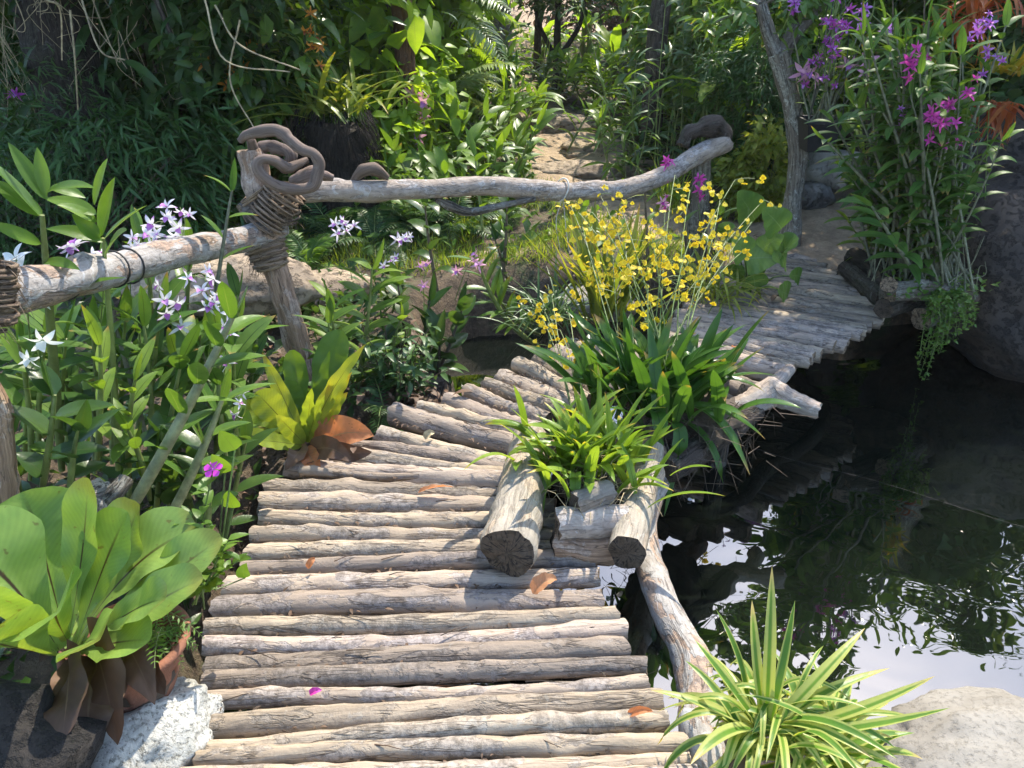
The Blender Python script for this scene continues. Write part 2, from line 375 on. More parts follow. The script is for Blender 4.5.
def woodmat(name,c1,c2,c3,grain=1.,patch=.5,patchcol=None,crack=.7,rough=.85,lich=0,bump=.6,sx=22.,rs=.3):
    """c1/c2 weathered tones, c3 cracks and dirt; stretched along gco.z"""
    m,nt=newmat(name); s=NT(nt)
    g=s.n('ShaderNodeAttribute',attribute_name='gco').outputs['Vector']; r=s.n('ShaderNodeAttribute',attribute_name='rnd').outputs['Fac']
    st=s.noise(s.scale(g,(sx,sx,2.2*grain)),3.,6,.62,.4)
    st2=s.noise(s.scale(g,(sx,sx,1.1*grain)),9.,4,.6)
    pa=s.noise(s.scale(g,(9.,9.,4.)),1.4,5,.6,.6)
    col=s.mix(s.ramp(st,.32,.68),c1,c2)
    pm_=None
    if patchcol is not None:
        pn=s.noise(g,42.,5,.75); pm_=s.m('MULTIPLY',s.ramp(s.m('ADD',pa,s.m('MULTIPLY',s.m('SUBTRACT',pn,.5),.12)),.50,.535),patch)
        pv=s.ramp(pn,.36,.64,.45,1.35); col=s.mix(pm_,col,s.mix(1.,patchcol,s.n('ShaderNodeCombineColor',{0:pv,1:pv,2:pv}).outputs[0],'MULTIPLY'))
    col=s.mix(s.m('MULTIPLY',s.ramp(st2,.53,.67),.28),col,c3)
    ck=s.noise(s.scale(g,(sx*1.3,sx*1.3,1.6)),2.2,3,.5,.8)
    cm=s.m('MULTIPLY',s.ramp(s.m('ABSOLUTE',s.m('SUBTRACT',ck,.5)),.022,.006),crack)
    cm2=s.m('MULTIPLY',cm,s.ramp(pa,.36,.5))
    col=s.mix(cm2,col,c3)
    if lich:
        l=s.noise(g,38.,5,.7); col=s.mix(s.m('MULTIPLY',s.ramp(l,.56,.66),lich),col,(.06,.055,.045))
        l=s.noise(g,23.,4,.7,1.); col=s.mix(s.m('MULTIPLY',s.ramp(l,.58,.66),lich),col,(.62,.62,.58))
    br=s.ramp(r,0.,1.,1.-rs,1.+rs*.6); wm=s.ramp(s.m('FRACT',s.m('MULTIPLY',r,7.3)),0.,1.,.95,1.06)
    col=s.mix(1.,col,s.n('ShaderNodeCombineColor',{0:br,1:br,2:s.m('MULTIPLY',br,wm)}).outputs[0],'MULTIPLY')
    P=s.n('ShaderNodeBsdfPrincipled',{'Base Color':col,'Roughness':rough,'Specular IOR Level':.25})
    h=s.m('SUBTRACT',s.m('ADD',s.m('MULTIPLY',st,.6),s.m('MULTIPLY',s.noise(g,90.,4),.35)),s.m('MULTIPLY',cm2,.7))
    if pm_ is not None: h=s.m('ADD',h,s.m('MULTIPLY',pm_,s.m('MULTIPLY_ADD',pn,.9,.1)))
    bp=s.n('ShaderNodeBump',{'Height':h,'Strength':bump,'Distance':.012}); nt.links.new(bp.outputs[0],P.inputs['Normal'])
    s.out(P.outputs[0]); return m
def cutmat(name,c1,c2):
    m,nt=newmat(name); s=NT(nt)
    uv=s.n('ShaderNodeUVMap').outputs[0]; g=s.n('ShaderNodeAttribute',attribute_name='gco').outputs['Vector']
    d=s.n('ShaderNodeVectorMath',{0:uv,1:(.5,.5,0)},operation='DISTANCE').outputs['Value']
    nz=s.noise(g,40.,4,.65)
    rg=s.m('SINE',s.m('ADD',s.m('MULTIPLY',d,70.),s.m('MULTIPLY',nz,16.)))
    col=s.mix(s.m('ADD',s.m('MULTIPLY',s.ramp(rg,-1.,1.),.22),s.m('MULTIPLY',nz,.5)),c1,c2); col=s.mix(s.ramp(nz,.5,.68),col,(.05,.035,.02))
    dv=s.n('ShaderNodeVectorMath',{0:uv,1:(.5,.5,0)},operation='SUBTRACT').outputs[0]; sx_=s.n('ShaderNodeSeparateXYZ',{0:dv})
    an=s.m('ARCTAN2',sx_.outputs[1],sx_.outputs[0]); r_=s.n('ShaderNodeAttribute',attribute_name='rnd').outputs['Fac']
    cv=s.n('ShaderNodeCombineXYZ',{0:s.m('MULTIPLY',an,2.6),1:s.m('MULTIPLY',d,1.2),2:s.m('MULTIPLY',r_,40.)}).outputs[0]
    ck=s.ramp(s.m('ABSOLUTE',s.m('SUBTRACT',s.noise(cv,1.6,2),.5)),.03,.008); col=s.mix(s.m('MULTIPLY',ck,.9),col,(.012,.009,.007))
    nz=s.m('SUBTRACT',nz,s.m('MULTIPLY',ck,.6))
    P=s.n('ShaderNodeBsdfPrincipled',{'Base Color':col,'Roughness':.9})
    bp=s.n('ShaderNodeBump',{'Height':nz,'Strength':.9,'Distance':.015}); nt.links.new(bp.outputs[0],P.inputs['Normal']); s.out(P.outputs[0]); return m
def rockmat(name,c1,c2,c3,sc=4.,pits=.5,bump=.7,rough=.9,pitsc=30.):
    m,nt=newmat(name); s=NT(nt); o=s.n('ShaderNodeTexCoord').outputs['Object']
    a=s.noise(o,sc,7,.65,.3); b=s.noise(o,pitsc,5,.7); c=s.noise(o,sc*.45,3)
    col=s.mix(s.ramp(a,.35,.65),c1,c2); col=s.mix(s.m('MULTIPLY',s.ramp(b,.54,.66),pits),col,c3); col=s.mix(s.m('MULTIPLY',s.ramp(c,.5,.62),.5),col,c3)
    P=s.n('ShaderNodeBsdfPrincipled',{'Base Color':col,'Roughness':rough})
    bp=s.n('ShaderNodeBump',{'Height':s.m('SUBTRACT',a,s.m('MULTIPLY',s.ramp(b,.5,.66),.6)),'Strength':bump,'Distance':.03}); nt.links.new(bp.outputs[0],P.inputs['Normal']); s.out(P.outputs[0]); return m
def petalmat(name,c0,c1,a=.3,b=.8,tr=.35):
    m,nt=newmat(name); s=NT(nt)
    uv=s.n('ShaderNodeUVMap').outputs[0]; v=s.n('ShaderNodeSeparateXYZ',{0:uv}).outputs[1]; r=s.n('ShaderNodeAttribute',attribute_name='rnd').outputs['Fac']
    f=s.m('ADD',v,s.m('MULTIPLY',s.m('SUBTRACT',r,.5),.5)); col=s.mix(s.ramp(f,a,b),c0,c1)
    P=s.n('ShaderNodeBsdfPrincipled',{'Base Color':col,'Roughness':.55}); T=s.n('ShaderNodeBsdfTranslucent',{'Color':col})
    X=s.n('ShaderNodeMixShader',{0:tr,1:P.outputs[0],2:T.outputs[0]}); s.out(X.outputs[0]); return m
def plain(name,c,rough=.8,nsc=30.,var=.4,bump=.3):
    m,nt=newmat(name); s=NT(nt); o=s.n('ShaderNodeTexCoord').outputs['Object']; q=s.noise(o,nsc,4,.6)
    r=s.n('ShaderNodeAttribute',attribute_name='rnd').outputs['Fac']
    k=s.m('MULTIPLY',s.ramp(q,.3,.7,1-var,1+var),s.ramp(r,0.,1.,.75,1.2)); col=s.mix(1.,c,s.n('ShaderNodeCombineColor',{0:k,1:k,2:k}).outputs[0],'MULTIPLY')
    P=s.n('ShaderNodeBsdfPrincipled',{'Base Color':col,'Roughness':rough}); bp=s.n('ShaderNodeBump',{'Height':q,'Strength':bump,'Distance':.01}); nt.links.new(bp.outputs[0],P.inputs['Normal']); s.out(P.outputs[0]); return m
TIP=(.30,.2,.06)
M=dict(
 deck=woodmat('deck_wood',(.41,.33,.245),(.295,.238,.182),(.07,.05,.036),patch=.8,patchcol=(.28,.245,.215),bump=.48,lich=.08,rs=.28,sx=12.,crack=.6),
 deckgrey=woodmat('grey_wood',(.42,.34,.255),(.27,.22,.17),(.04,.03,.024),patch=.7,patchcol=(.25,.215,.18),lich=.15,sx=12.,crack=.6),
 rail=woodmat('rail_bark',(.46,.435,.385),(.34,.305,.255),(.04,.03,.025),patch=.65,patchcol=(.40,.25,.15),crack=.5,lich=.6,sx=12.,grain=2.5),
 rail2=woodmat('rail_bark_tan',(.46,.39,.31),(.31,.25,.19),(.03,.022,.017),patch=.7,patchcol=(.42,.39,.35),crack=.5,lich=.4,sx=12.,grain=2.5),
 black_=woodmat('black_bark',(.035,.028,.022),(.016,.013,.011),(.005,.004,.004),patch=.3,patchcol=(.05,.045,.038),lich=.04,bump=1.),
 bleach=woodmat('bleached_wood',(.34,.30,.25),(.25,.22,.18),(.07,.055,.045),patch=.4,patchcol=(.42,.30,.2),crack=.4,lich=.2,sx=16.),
 brown=woodmat('brown_wood',(.34,.23,.15),(.17,.11,.07),(.03,.02,.015),patch=.5,patchcol=(.36,.3,.24),lich=.15),
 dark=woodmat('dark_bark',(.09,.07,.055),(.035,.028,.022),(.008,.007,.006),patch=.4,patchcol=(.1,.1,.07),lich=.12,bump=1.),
 trunk=woodmat('trunk_bark',(.26,.23,.19),(.13,.11,.09),(.03,.025,.02),patch=.5,patchcol=(.34,.34,.3),lich=.5,bump=1.),
 redtrunk=woodmat('red_bark',(.2,.10,.06),(.09,.045,.03),(.02,.01,.01),lich=.1,bump=1.),
 vine=woodmat('vine_bark',(.25,.185,.145),(.15,.11,.085),(.05,.03,.025),crack=.35,lich=.08,sx=30.,bump=.4),
 cut=cutmat('cut_end',(.30,.22,.14),(.12,.08,.05)), cutpale=cutmat('cut_pale',(.55,.5,.42),(.4,.33,.25)), cutdark=cutmat('cut_dark',(.11,.08,.055),(.04,.03,.02)),
 rope=woodmat('rope_fibre',(.33,.245,.165),(.17,.12,.08),(.03,.02,.015),crack=.8,sx=60.,bump=1.),
 root=plain('straw_root',(.36,.29,.17)), darkroot=plain('dark_root',(.09,.065,.045)),
 stem=plain('green_stem',(.16,.2,.05),.5,20.,.3), canegrey=plain('pale_cane',(.15,.155,.095),.6,40.,.4), canegreen=plain('greenish_cane',(.20,.21,.10),.55,30.,.35), stemy=plain('thin_green_stem',(.14,.2,.05),.5),
 dstem=plain('shrub_stem',(.11,.085,.055)),
 lime=leafmat('lime_leaf',(.17,.30,.04),(.24,.37,.06),.42,.38,rib=(.10,.11,.02),ribw=.035,vein=60.,spots=.25),
 nest=leafmat('nest_fern_leaf',(.19,.31,.065),(.25,.37,.085),.34,.33,rib=(.055,.035,.015),ribw=.065,vein=90.,spots=.6,tip=(.2,.24,.05)),
 nesty=leafmat('yellow_fern_leaf',(.27,.36,.05),(.36,.40,.06),.42,.4,rib=(.12,.13,.03),ribw=.05,vein=70.,tip=(.42,.33,.05)),
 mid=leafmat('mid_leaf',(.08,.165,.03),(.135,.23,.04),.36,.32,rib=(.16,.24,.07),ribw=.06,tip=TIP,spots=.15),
 orch=leafmat('orchid_leaf',(.06,.14,.03),(.12,.21,.045),.4,.45,spec=.22,rib=(.03,.07,.015),ribw=.08,spots=.2,tip=TIP),
 orchb=leafmat('orchid_leaf_bright',(.13,.23,.04),(.2,.3,.05),.45,.45,spec=.25,rib=(.07,.12,.02),ribw=.08,tip=TIP),
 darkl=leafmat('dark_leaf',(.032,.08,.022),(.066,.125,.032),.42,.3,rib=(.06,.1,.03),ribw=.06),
 blue=leafmat('blue_green_leaf',(.06,.125,.048),(.105,.18,.06),.3,.38),
 strapd=leafmat('dark_strap',(.045,.12,.022),(.085,.18,.032),.34,.28,rib=(.03,.08,.015),ribw=.1,tip=TIP,spots=.15),
 strapl=leafmat('lime_strap',(.16,.27,.035),(.23,.34,.05),.42,.34,rib=(.1,.17,.02),ribw=.1,tip=(.5,.38,.06)),
 strapy=leafmat('yellow_strap',(.17,.23,.035),(.27,.31,.05),.42,.36,tip=(.45,.3,.06)),
 spider=leafmat('variegated_strap',(.10,.22,.03),(.15,.28,.035),.4,.38,stripe=(.42,.46,.13),tip=(.5,.4,.15)),
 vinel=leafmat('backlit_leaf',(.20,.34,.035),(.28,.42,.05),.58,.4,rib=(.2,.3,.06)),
 under=leafmat('under_leaf',(.095,.185,.03),(.16,.27,.04),.45,.4,rib=(.12,.2,.04)),
 fern=leafmat('fern_leaf',(.09,.19,.03),(.15,.26,.045),.45,.45), fernd=leafmat('dark_fern_leaf',(.04,.1,.03),(.065,.14,.035),.35,.45),
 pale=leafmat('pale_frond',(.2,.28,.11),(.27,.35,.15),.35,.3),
 grass=leafmat('grass_blade',(.18,.28,.04),(.28,.34,.06),.45,.5),
 dry=leafmat('dry_leaf',(.58,.25,.11),(.64,.34,.18),.48,.6,rib=(.45,.3,.15),vein=40.,tcol=(1.3,.9,.6),spots=.5),
 dryd=leafmat('brown_dead_leaf',(.075,.042,.027),(.16,.095,.06),.12,.6,rib=(.2,.13,.08),vein=40.,tcol=(1.2,.9,.6),spots=.4),
 orange=leafmat('orange_leaf',(.36,.075,.03),(.5,.19,.06),.45,.4,tcol=(1.3,.9,.5)), orgreen=leafmat('orange_green_leaf',(.42,.25,.04),(.25,.3,.04),.45,.4),
 white=petalmat('white_purple_petal',(.82,.8,.82),(.5,.2,.62),.72,1.2), purlip=petalmat('purple_lip',(.42,.1,.45),(.5,.25,.6),0.,1.),
 purew=petalmat('white_petal',(.82,.85,.8),(.8,.84,.82)), 
 mag=petalmat('magenta_petal',(.62,.05,.36),(.66,.09,.42)), maglip=petalmat('magenta_lip',(.4,.02,.25),(.5,.05,.3)),
 violet=petalmat('violet_petal',(.42,.12,.5),(.5,.22,.6)), vio2=petalmat('deep_violet_petal',(.36,.05,.34),(.46,.09,.42)),
 pink=petalmat('pink_petal',(.72,.4,.5),(.66,.3,.45)), peri=petalmat('periwinkle_petal',(.70,.05,.52),(.72,.08,.58)),
 yel=petalmat('yellow_petal',(.80,.60,.02),(.84,.68,.04)), yelb=petalmat('brown_lip',(.4,.17,.03),(.45,.2,.03)), orf=petalmat('orange_petal',(.7,.26,.03),(.75,.34,.04)),
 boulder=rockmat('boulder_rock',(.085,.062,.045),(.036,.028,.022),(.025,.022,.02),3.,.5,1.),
 rock=rockmat('grey_rock',(.30,.28,.25),(.17,.16,.14),(.06,.055,.05),5.,.4,.9), paler=rockmat('pale_rock',(.44,.4,.33),(.3,.27,.22),(.1,.085,.065),5.,.5,.7),
 tanr=rockmat('tan_rock',(.40,.31,.21),(.26,.2,.14),(.1,.08,.06),5.,.4,.8),
 coral=rockmat('white_coral_rock',(.52,.51,.46),(.40,.395,.35),(.12,.115,.09),9.,.75,.6,pitsc=95.), wetr=rockmat('near_rock',(.29,.27,.23),(.21,.19,.155),(.10,.085,.06),3.5,.4,.4,pitsc=60.),
 broadl=leafmat('rounded_leaf',(.11,.21,.05),(.17,.28,.07),.3,.35,rib=(.2,.3,.12),ribw=.04,vein=34.,spots=.3),
 char=rockmat('charred_wood',(.02,.016,.013),(.009,.008,.007),(.05,.042,.035),9.,.25,1.,pitsc=40.),
 litter=leafmat('litter_bits',(.055,.036,.024),(.13,.08,.05),.1,.7),
 terra=rockmat('terracotta_clay',(.30,.125,.07),(.22,.09,.05),(.2,.1,.07),8.,.3,.3), black=plain('black_plastic',(.02,.02,.022),.45,30.,.2,.05), wire=plain('dark_wire',(.03,.028,.026),.5),
 palewire=plain('pale_string',(.5,.48,.42),.7), roofm=plain('red_roof_tile',(.34,.11,.08)), timber=plain('grey_timber',(.25,.2,.16)),
)
# ground
m,nt=newmat('garden_soil'); s=NT(nt); o=s.n('ShaderNodeTexCoord').outputs['Object']
pm=s.n('ShaderNodeAttribute',attribute_name='rnd').outputs['Fac']
n1=s.noise(o,2.3,6,.65); n2=s.noise(o,14.,6,.7); n3=s.noise(o,55.,4,.7)
soil=s.mix(s.ramp(n2,.35,.65),(.05,.036,.024),(.13,.095,.06)); soil=s.mix(s.ramp(n1,.5,.62),soil,(.05,.075,.025)); soil=s.mix(s.ramp(n3,.6,.68),soil,(.2,.14,.08))
sand=s.mix(s.ramp(n2,.35,.65),(.44,.33,.21),(.30,.22,.14)); sand=s.mix(s.ramp(n3,.58,.68),sand,(.15,.1,.06))
pf=s.ramp(s.m('ADD',pm,s.m('MULTIPLY',s.m('SUBTRACT',n2,.5),.7)),.35,.6)
col=s.mix(pf,soil,sand)
P=s.n('ShaderNodeBsdfPrincipled',{'Base Color':col,'Roughness':.95}); bp=s.n('ShaderNodeBump',{'Height':s.m('ADD',n2,s.m('MULTIPLY',n3,.5)),'Strength':.8,'Distance':.03}); nt.links.new(bp.outputs[0],P.inputs['Normal']); s.out(P.outputs[0]); M['soil']=m
# water
m,nt=newmat('pond_water'); s=NT(nt); o=s.n('ShaderNodeTexCoord').outputs['Object']
w1=s.noise(s.scale(o,(1.,1.5,1.)),2.1,1,.4,1.3); w2=s.noise(s.scale(o,(1.3,.8,1.)),9.,1,.5,.6)
hh=s.m('ADD',w1,s.m('MULTIPLY',w2,.03))
bp=s.n('ShaderNodeBump',{'Height':hh,'Strength':.3,'Distance':.011})
P=s.n('ShaderNodeBsdfPrincipled',{'Base Color':(.004,.006,.004,1),'Roughness':.012,'IOR':2.35,'Normal':bp.outputs[0]}); s.out(P.outputs[0]); M['water']=m
m,nt=newmat('haze_air'); s=NT(nt); v=s.n('ShaderNodeVolumePrincipled',{'Color':(.93,.95,.96,1),'Density':.001,'Anisotropy':.35}); s.n('ShaderNodeOutputMaterial',{'Volume':v.outputs[0]}); M['haze']=m
m,nt=newmat('puddle_water'); s=NT(nt); P=s.n('ShaderNodeBsdfPrincipled',{'Base Color':(.12,.11,.095,1),'Roughness':.03,'IOR':2.3}); s.out(P.outputs[0]); M['puddle']=m
# ------------------------------------------------------------------ setting
def ico(sub):
    bm=bmesh.new(); bmesh.ops.create_icosphere(bm,subdivisions=sub,radius=1.); V=np.array([v.co[:] for v in bm.verts]); Fc=np.array([[v.index for v in f.verts] for f in bm.faces]); bm.free(); return V,Fc
ICO={k:ico(k) for k in (2,3,4,5)}
def rockB(B,c,rad,amp=.22,freq=1.3,sub=4,rot=0.,tilt=0.,mat=0,ridge=.0):
    V,Fc=ICO[sub]; off=Vector((U(0,90),U(0,90),U(0,90)))
    d=np.array([mnoise.fractal(Vector(v)*freq+off,.9,2.1,5)*amp + (ridge*abs(mnoise.noise(Vector(v)*freq*2.3+off)) if ridge else 0) for v in V])
    X=V*(1+d)[:,None]*np.asarray(rad)
    ct,st=math.cos(tilt),math.sin(tilt); X=X@np.array([[1,0,0],[0,ct,-st],[0,st,ct]]).T
    c_,s_=math.cos(rot),math.sin(rot); X=X@np.array([[c_,-s_,0],[s_,c_,0],[0,0,1]]).T
    B.add(X+np.asarray(c),np.zeros((len(X),2)),.5,[Fc],mat)
def rock(name,label,c,rad,mat,group=None,cat='rock',**k):
    B=MB(); rockB(B,c,rad,**k); return solo(name,B,M[mat],label,cat,group,org=np.array(c))
# ground sheet
xs=ax(-6.5,7.5,.09,-160,160); ys=ax(-1.2,13,.09,-60,220)
X,Y=np.meshgrid(xs,ys); Z=hgt(X,Y); pm=sst(.62,.25,pathd(X,Y))
pm=np.maximum(pm,.75*sst(12.5,15,Y)); pm=np.maximum(pm,.8*sst(.5,.2,np.hypot((X+.25)/1.3,(Y-4.95)/.45)))
B=MB(); B.grid(np.stack([X,Y,Z],-1)[:, :], np.stack([X,Y],-1), pm.ravel()); 
o=solo('ground',B,M['soil'],'brown garden soil with sandy footpaths',None,kind='structure',org=(0,0,0))
B=MB(); gx=np.linspace(-1.6,6.8,6); gy=np.linspace(.2,5.4,5); X,Y=np.meshgrid(gx,gy); B.grid(np.stack([X,Y,0*X-.42],-1),np.stack([X,Y],-1),.5)
solo('pond_water',B,M['water'],'black rippling pond water mirroring sky and trees',None,kind='structure',org=(0,0,-.42))
B=MB(); V=np.array([(x,y,z) for x in(-175,175) for y in(-70,240) for z in(-2.,11.8)],float)
B.add(V,np.zeros((8,2)),.5,[np.array([(0,1,3,2),(4,6,7,5),(0,4,5,1),(2,3,7,6),(0,2,6,4),(1,5,7,3)])]); solo('haze',B,M['haze'],'thin sunlit morning haze',kind='stuff',org=(0,0,0),smooth=False)
# ------------------------------------------------------------------ log bridge
bridge=thing('log_bridge','curving footbridge decked with weathered round logs across the black pond','bridge',(0,2.6,-.2))
KF=[((176,800),(704,772),0),((205,740),(668,716),3),((207,625),(612,611),6),((230,578),(594,570),2),((252,528),(585,530),3),((270,482),(545,490),3),((288,461),(518,476),1),
    ((381,429),(515,464),3),((394,405),(523,440),1),((420,401),(532,430),1),((445,395),(540,424),1),((469,385),(550,415),1),((535,353),(605,386),4),((575,340),(650,385),2),((640,345),(775,386),4),((664,336),(788,368),1),((692,292),(882,318),11),((715,272),(878,298),4),((742,261),(850,278),4),((768,254),(815,260),3)]
logs=[]
for k in range(len(KF)-1):
    (l0,r0,_),(l1,r1,n)=KF[k],KF[k+1]
    L0,R0,L1,R1=[G(*p,-.005) for p in (l0,r0,l1,r1)]
    for i in range(n):
        f=i/n; logs.append((L0+(L1-L0)*f,R0+(R1-R0)*f))
logs.append((G(*KF[-1][0],-.005),G(*KF[-1][1],-.005)))
DECKL=[a for a,b in logs]; DECKR=[b for a,b in logs]
for i,(a,b) in enumerate(logs):
    mids=[(logs[j][0]+logs[j][1])/2 for j in (max(0,i-1),min(len(logs)-1,i+1))]
    sp_=np.linalg.norm((mids[1]-mids[0])[:2])/(min(len(logs)-1,i+1)-max(0,i-1))
    r=np.clip(sp_*.485,.024,.044)*U(.84,1.12)*(1.14 if np.mean([a[1],b[1]])>3.0 else 1)
    d=nrm(b-a); a2=a-d*U(-.012,.022); b2=b+d*U(-.012,.022)
    for q in (a2,b2): q[2]=-r*.95+U(-.009,.007); q[:2]+=rng.normal(0,.003,2)
    if U(0,1)<.5: a2,b2=b2,a2
    B=MB(); log(B,a2,b2,r*U(.95,1.08),r*U(.82,1.0),ns=18,bend=.014,rough=.12,knots=rng.integers(2,6),ecc=.07)
    far=np.mean([a[1],b[1]])>3.0
    part(bridge,'deck_log',B,[M['deckgrey' if (far or U(0,1)<.18) else 'deck'],M['cut']])
# wedge logs at the bend
for (p,q,r) in (((322,448),(512,473),.024),((345,441),(514,468),.02),((300,470),(420,474),.02)):
    a,b=G(*p,-.01),G(*q,-.01); a[2]=b[2]=-.022; B=MB(); log(B,a,b,r,r*.7,bend=.008); part(bridge,'deck_log',B,[M['deck'],M['cut']])
for D,off in ((DECKL,.16),(DECKR,-.16)):
    pts=[]
    for k in list(range(0,len(D),5))+[len(D)-1]:
        e=nrm(DECKR[k]-DECKL[k]); pts.append(D[k]+e*off+np.array([0,0,-.125]))
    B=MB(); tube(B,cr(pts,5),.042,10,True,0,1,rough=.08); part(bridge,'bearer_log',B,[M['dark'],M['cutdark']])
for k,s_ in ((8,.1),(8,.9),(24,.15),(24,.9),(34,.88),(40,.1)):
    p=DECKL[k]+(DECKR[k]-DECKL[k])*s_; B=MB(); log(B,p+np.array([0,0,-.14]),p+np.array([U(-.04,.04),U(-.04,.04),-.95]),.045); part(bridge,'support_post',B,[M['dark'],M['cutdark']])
# ------------------------------------------------------------------ handrail
rail=thing('branch_handrail','rustic peeling branch handrail lashed with rope along the left of the bridge','handrail',Q(290,380,3.1))
def railpart(name,pts,rad,mats,rough=.1,knots=4,ns=16,n=10,**k):
    B=MB(); tube(B,cr(pts,n),rad,ns,True,0,1,rough=rough,knots=knots,**k); return part(rail,name,B,mats)
railpart('rail_pole',[Q(-40,305,1.72),Q(40,286,1.95),Q(110,270,2.25),Q(180,252,2.6),Q(240,240,2.95),Q(280,228,3.12)],[.056,.054,.05,.05,.048,.046],[M['rail'],M['cutpale']],n=14)
for px,py,Yd in ((62,281,2.04),(128,266,2.33),(113,269,2.26)):
    c=Q(px,py,Yd); d=nrm(Q(180,252,2.6)-Q(40,286,1.95)); a=nrm(np.cross(d,[0,0,1])); b=np.cross(a,d)
    th=np.linspace(0,2*PI,20); B=MB(); tube(B,c+.0535*(np.cos(th)[:,None]*a+np.sin(th)[:,None]*b),.003,5,False); part(rail,'wire_tie',B,M['wire'])
railpart('rail_pole',[Q(262,196,3.2),Q(300,192,3.22),Q(360,191,3.36),Q(430,189,3.55),Q(490,186,3.72),Q(540,190,3.86),Q(575,191,3.96),Q(625,188,4.1),Q(662,176,4.22),Q(695,157,4.32),Q(726,142,4.42)],[.04,.042,.044,.042,.044,.05,.043,.045,.047,.05,.055],[M['rail2'],M['cutpale']],n=9,knots=9)
railpart('side_branch',[Q(436,199,3.58),Q(450,206,3.6),Q(470,212,3.64),Q(500,206,3.72),Q(535,199,3.8)],[.014,.022,.02,.016,.012],[M['trunk'],M['cutdark']])
railpart('branch_stub',[Q(352,182,3.36),Q(362,172,3.36),Q(374,169,3.38),Q(388,178,3.42)],[.012,.024,.028,.012],[M['vine'],M['vine']])
railpart('rail_post',[Q(250,150,3.16),Q(258,185,3.14),Q(268,235,3.1),Q(282,290,3.06),Q(300,350,3.05),Q(318,420,3.03)],[.05,.056,.052,.05,.05,.052],[M['brown'],M['cut']])
railpart('branch_stub',[Q(242,214,3.08),Q(262,206,3.12),Q(285,200,3.16)],[.042,.045,.04],[M['trunk'],M['cut']])
railpart('rail_post',[Q(-40,270,1.76),Q(-40,345,1.72),Q(-18,430,1.68),Q(-6,520,1.62),Q(-14,600,1.58)],[.05,.05,.056,.062,.07],[M['brown'],M['cut']])
railpart('rail_post',[Q(702,150,4.4),Q(700,200,4.38),Q(697,262,4.36),Q(696,300,4.35)],[.05,.05,.052,.05],[M['trunk'],M['cut']])
railpart('gnarled_knob',[Q(682,146,4.34),Q(688,134,4.36),Q(700,129,4.38),Q(712,126,4.4),Q(722,136,4.44),Q(715,148,4.46),Q(700,150,4.42)],[.036,.04,.045,.055,.045,.045,.04],[M['dark'],M['cutdark']],rough=.3)
# looping vine knot
kn=[Q(250,128,3.02),Q(246,140,3.02),Q(252,154,3.02),Q(262,160,2.98),Q(252,133,3.05)]
K1=[(240,141,3.08),(246,135,3.07),(259,132,3.06),(279,131,3.05),(291,141,3.03),(301,149,3.01),(314,154,3.0),(319,163,3.0),(316,176,2.99),(312,186,2.98),(298,189,2.96),(279,187,2.95),(264,177,2.94),(257,166,2.94),(262,159,2.95),(275,161,2.97),(287,168,3.0),(298,164,3.03),(307,160,3.06)]
K2=[(250,139,3.1),(255,150,3.16),(268,146,3.18),(283,149,3.16),(291,157,3.14),(284,170,3.18)]
K3=[(292,181,3.08),(302,178,3.06),(315,174,3.06),(333,178,3.08)]
for KK,rr in ((K1,[.012,.023,.0215,.0195,.021,.019,.0205,.018,.0205,.012]),(K2,[.015,.021,.021,.019]),(K3,[.017,.02,.024,.013])):
    railpart('vine_loop',[Q(*p) for p in KK],rr,[M['vine'],M['vine']],rough=.12,knots=22,n=7,ns=12)
def lash(p0,p1,r0,r1,turns,rr,jit=.006):
    p0=np.asarray(p0);p1=np.asarray(p1);d=nrm(p1-p0);a=nrm(np.cross(d,[.2,1,.1]));b=np.cross(a,d);t=np.linspace(0,1,int(turns*16))
    th=t*turns*2*PI; R=r0+(r1-r0)*t
    ph=rng.normal(0,1,3)
    P=p0+(p1-p0)*(t+.02*np.sin(th*.5+ph[0]))[:,None]+(R+jit*np.sin(th*1.37+ph[1]))[:,None]*(np.cos(th)[:,None]*a+np.sin(th)[:,None]*b)
    return P
def rope(seq):
    B=MB()
    for P,rr in seq: tube(B,P,rr,6,False,rough=.25)
    # frayed fibres
    for P,rr in seq:
        for k in range(150):
            q=P[rng.integers(0,len(P))]; d=rng.normal(0,1,3)*.022; d[2]-=.008; tube(B,[q,q+d*.6,q+d+np.array([0,0,-.008])],[.0011,.0005],3,False)
    part(rail,'rope_lashing',B,M['rope'])
c=Q(270,205,3.12)
rope([(lash(Q(252,190,3.12),Q(282,226,3.12),.068,.064,10,.009),.0058),(lash(Q(288,188,3.1),Q(262,226,3.06),.074,.067,10,.009),.0058),(lash(Q(266,200,3.1),Q(280,218,3.12),.08,.08,7,.01),.0055),(lash(Q(276,186,3.1),Q(282,222,3.1),.072,.07,8,.01),.005)])
rope([(lash(Q(262,238,3.09),Q(273,268,3.07),.072,.056,12,.01),.007),(lash(Q(264,242,3.09),Q(272,266,3.07),.078,.062,9,.012),.006)])
rope([(lash(Q(-20,262,1.77),Q(-18,325,1.74),.066,.064,12,.008),.0065),(lash(Q(-22,268,1.77),Q(-20,318,1.74),.074,.072,9,.009),.006)])
B=MB(); d=nrm(Q(575,191,3.96)-Q(540,190,3.86)); a=nrm(np.cross(d,[0,0,1])); b=np.cross(a,d); th=np.linspace(0,2*PI,20)
tube(B,Q(561,190,3.92)+.056*(np.cos(th)[:,None]*a+np.sin(th)[:,None]*b)+d*(.015*np.sin(th))[:,None],.004,5,False)
tube(B,cr([Q(562,200,3.9),Q(556,222,3.9),Q(560,250,3.9)],4),.002,4,False); tube(B,cr([Q(563,200,3.9),Q(566,228,3.9),Q(569,252,3.9)],4),.002,4,False)
part(rail,'string_tie',B,M['palewire'])
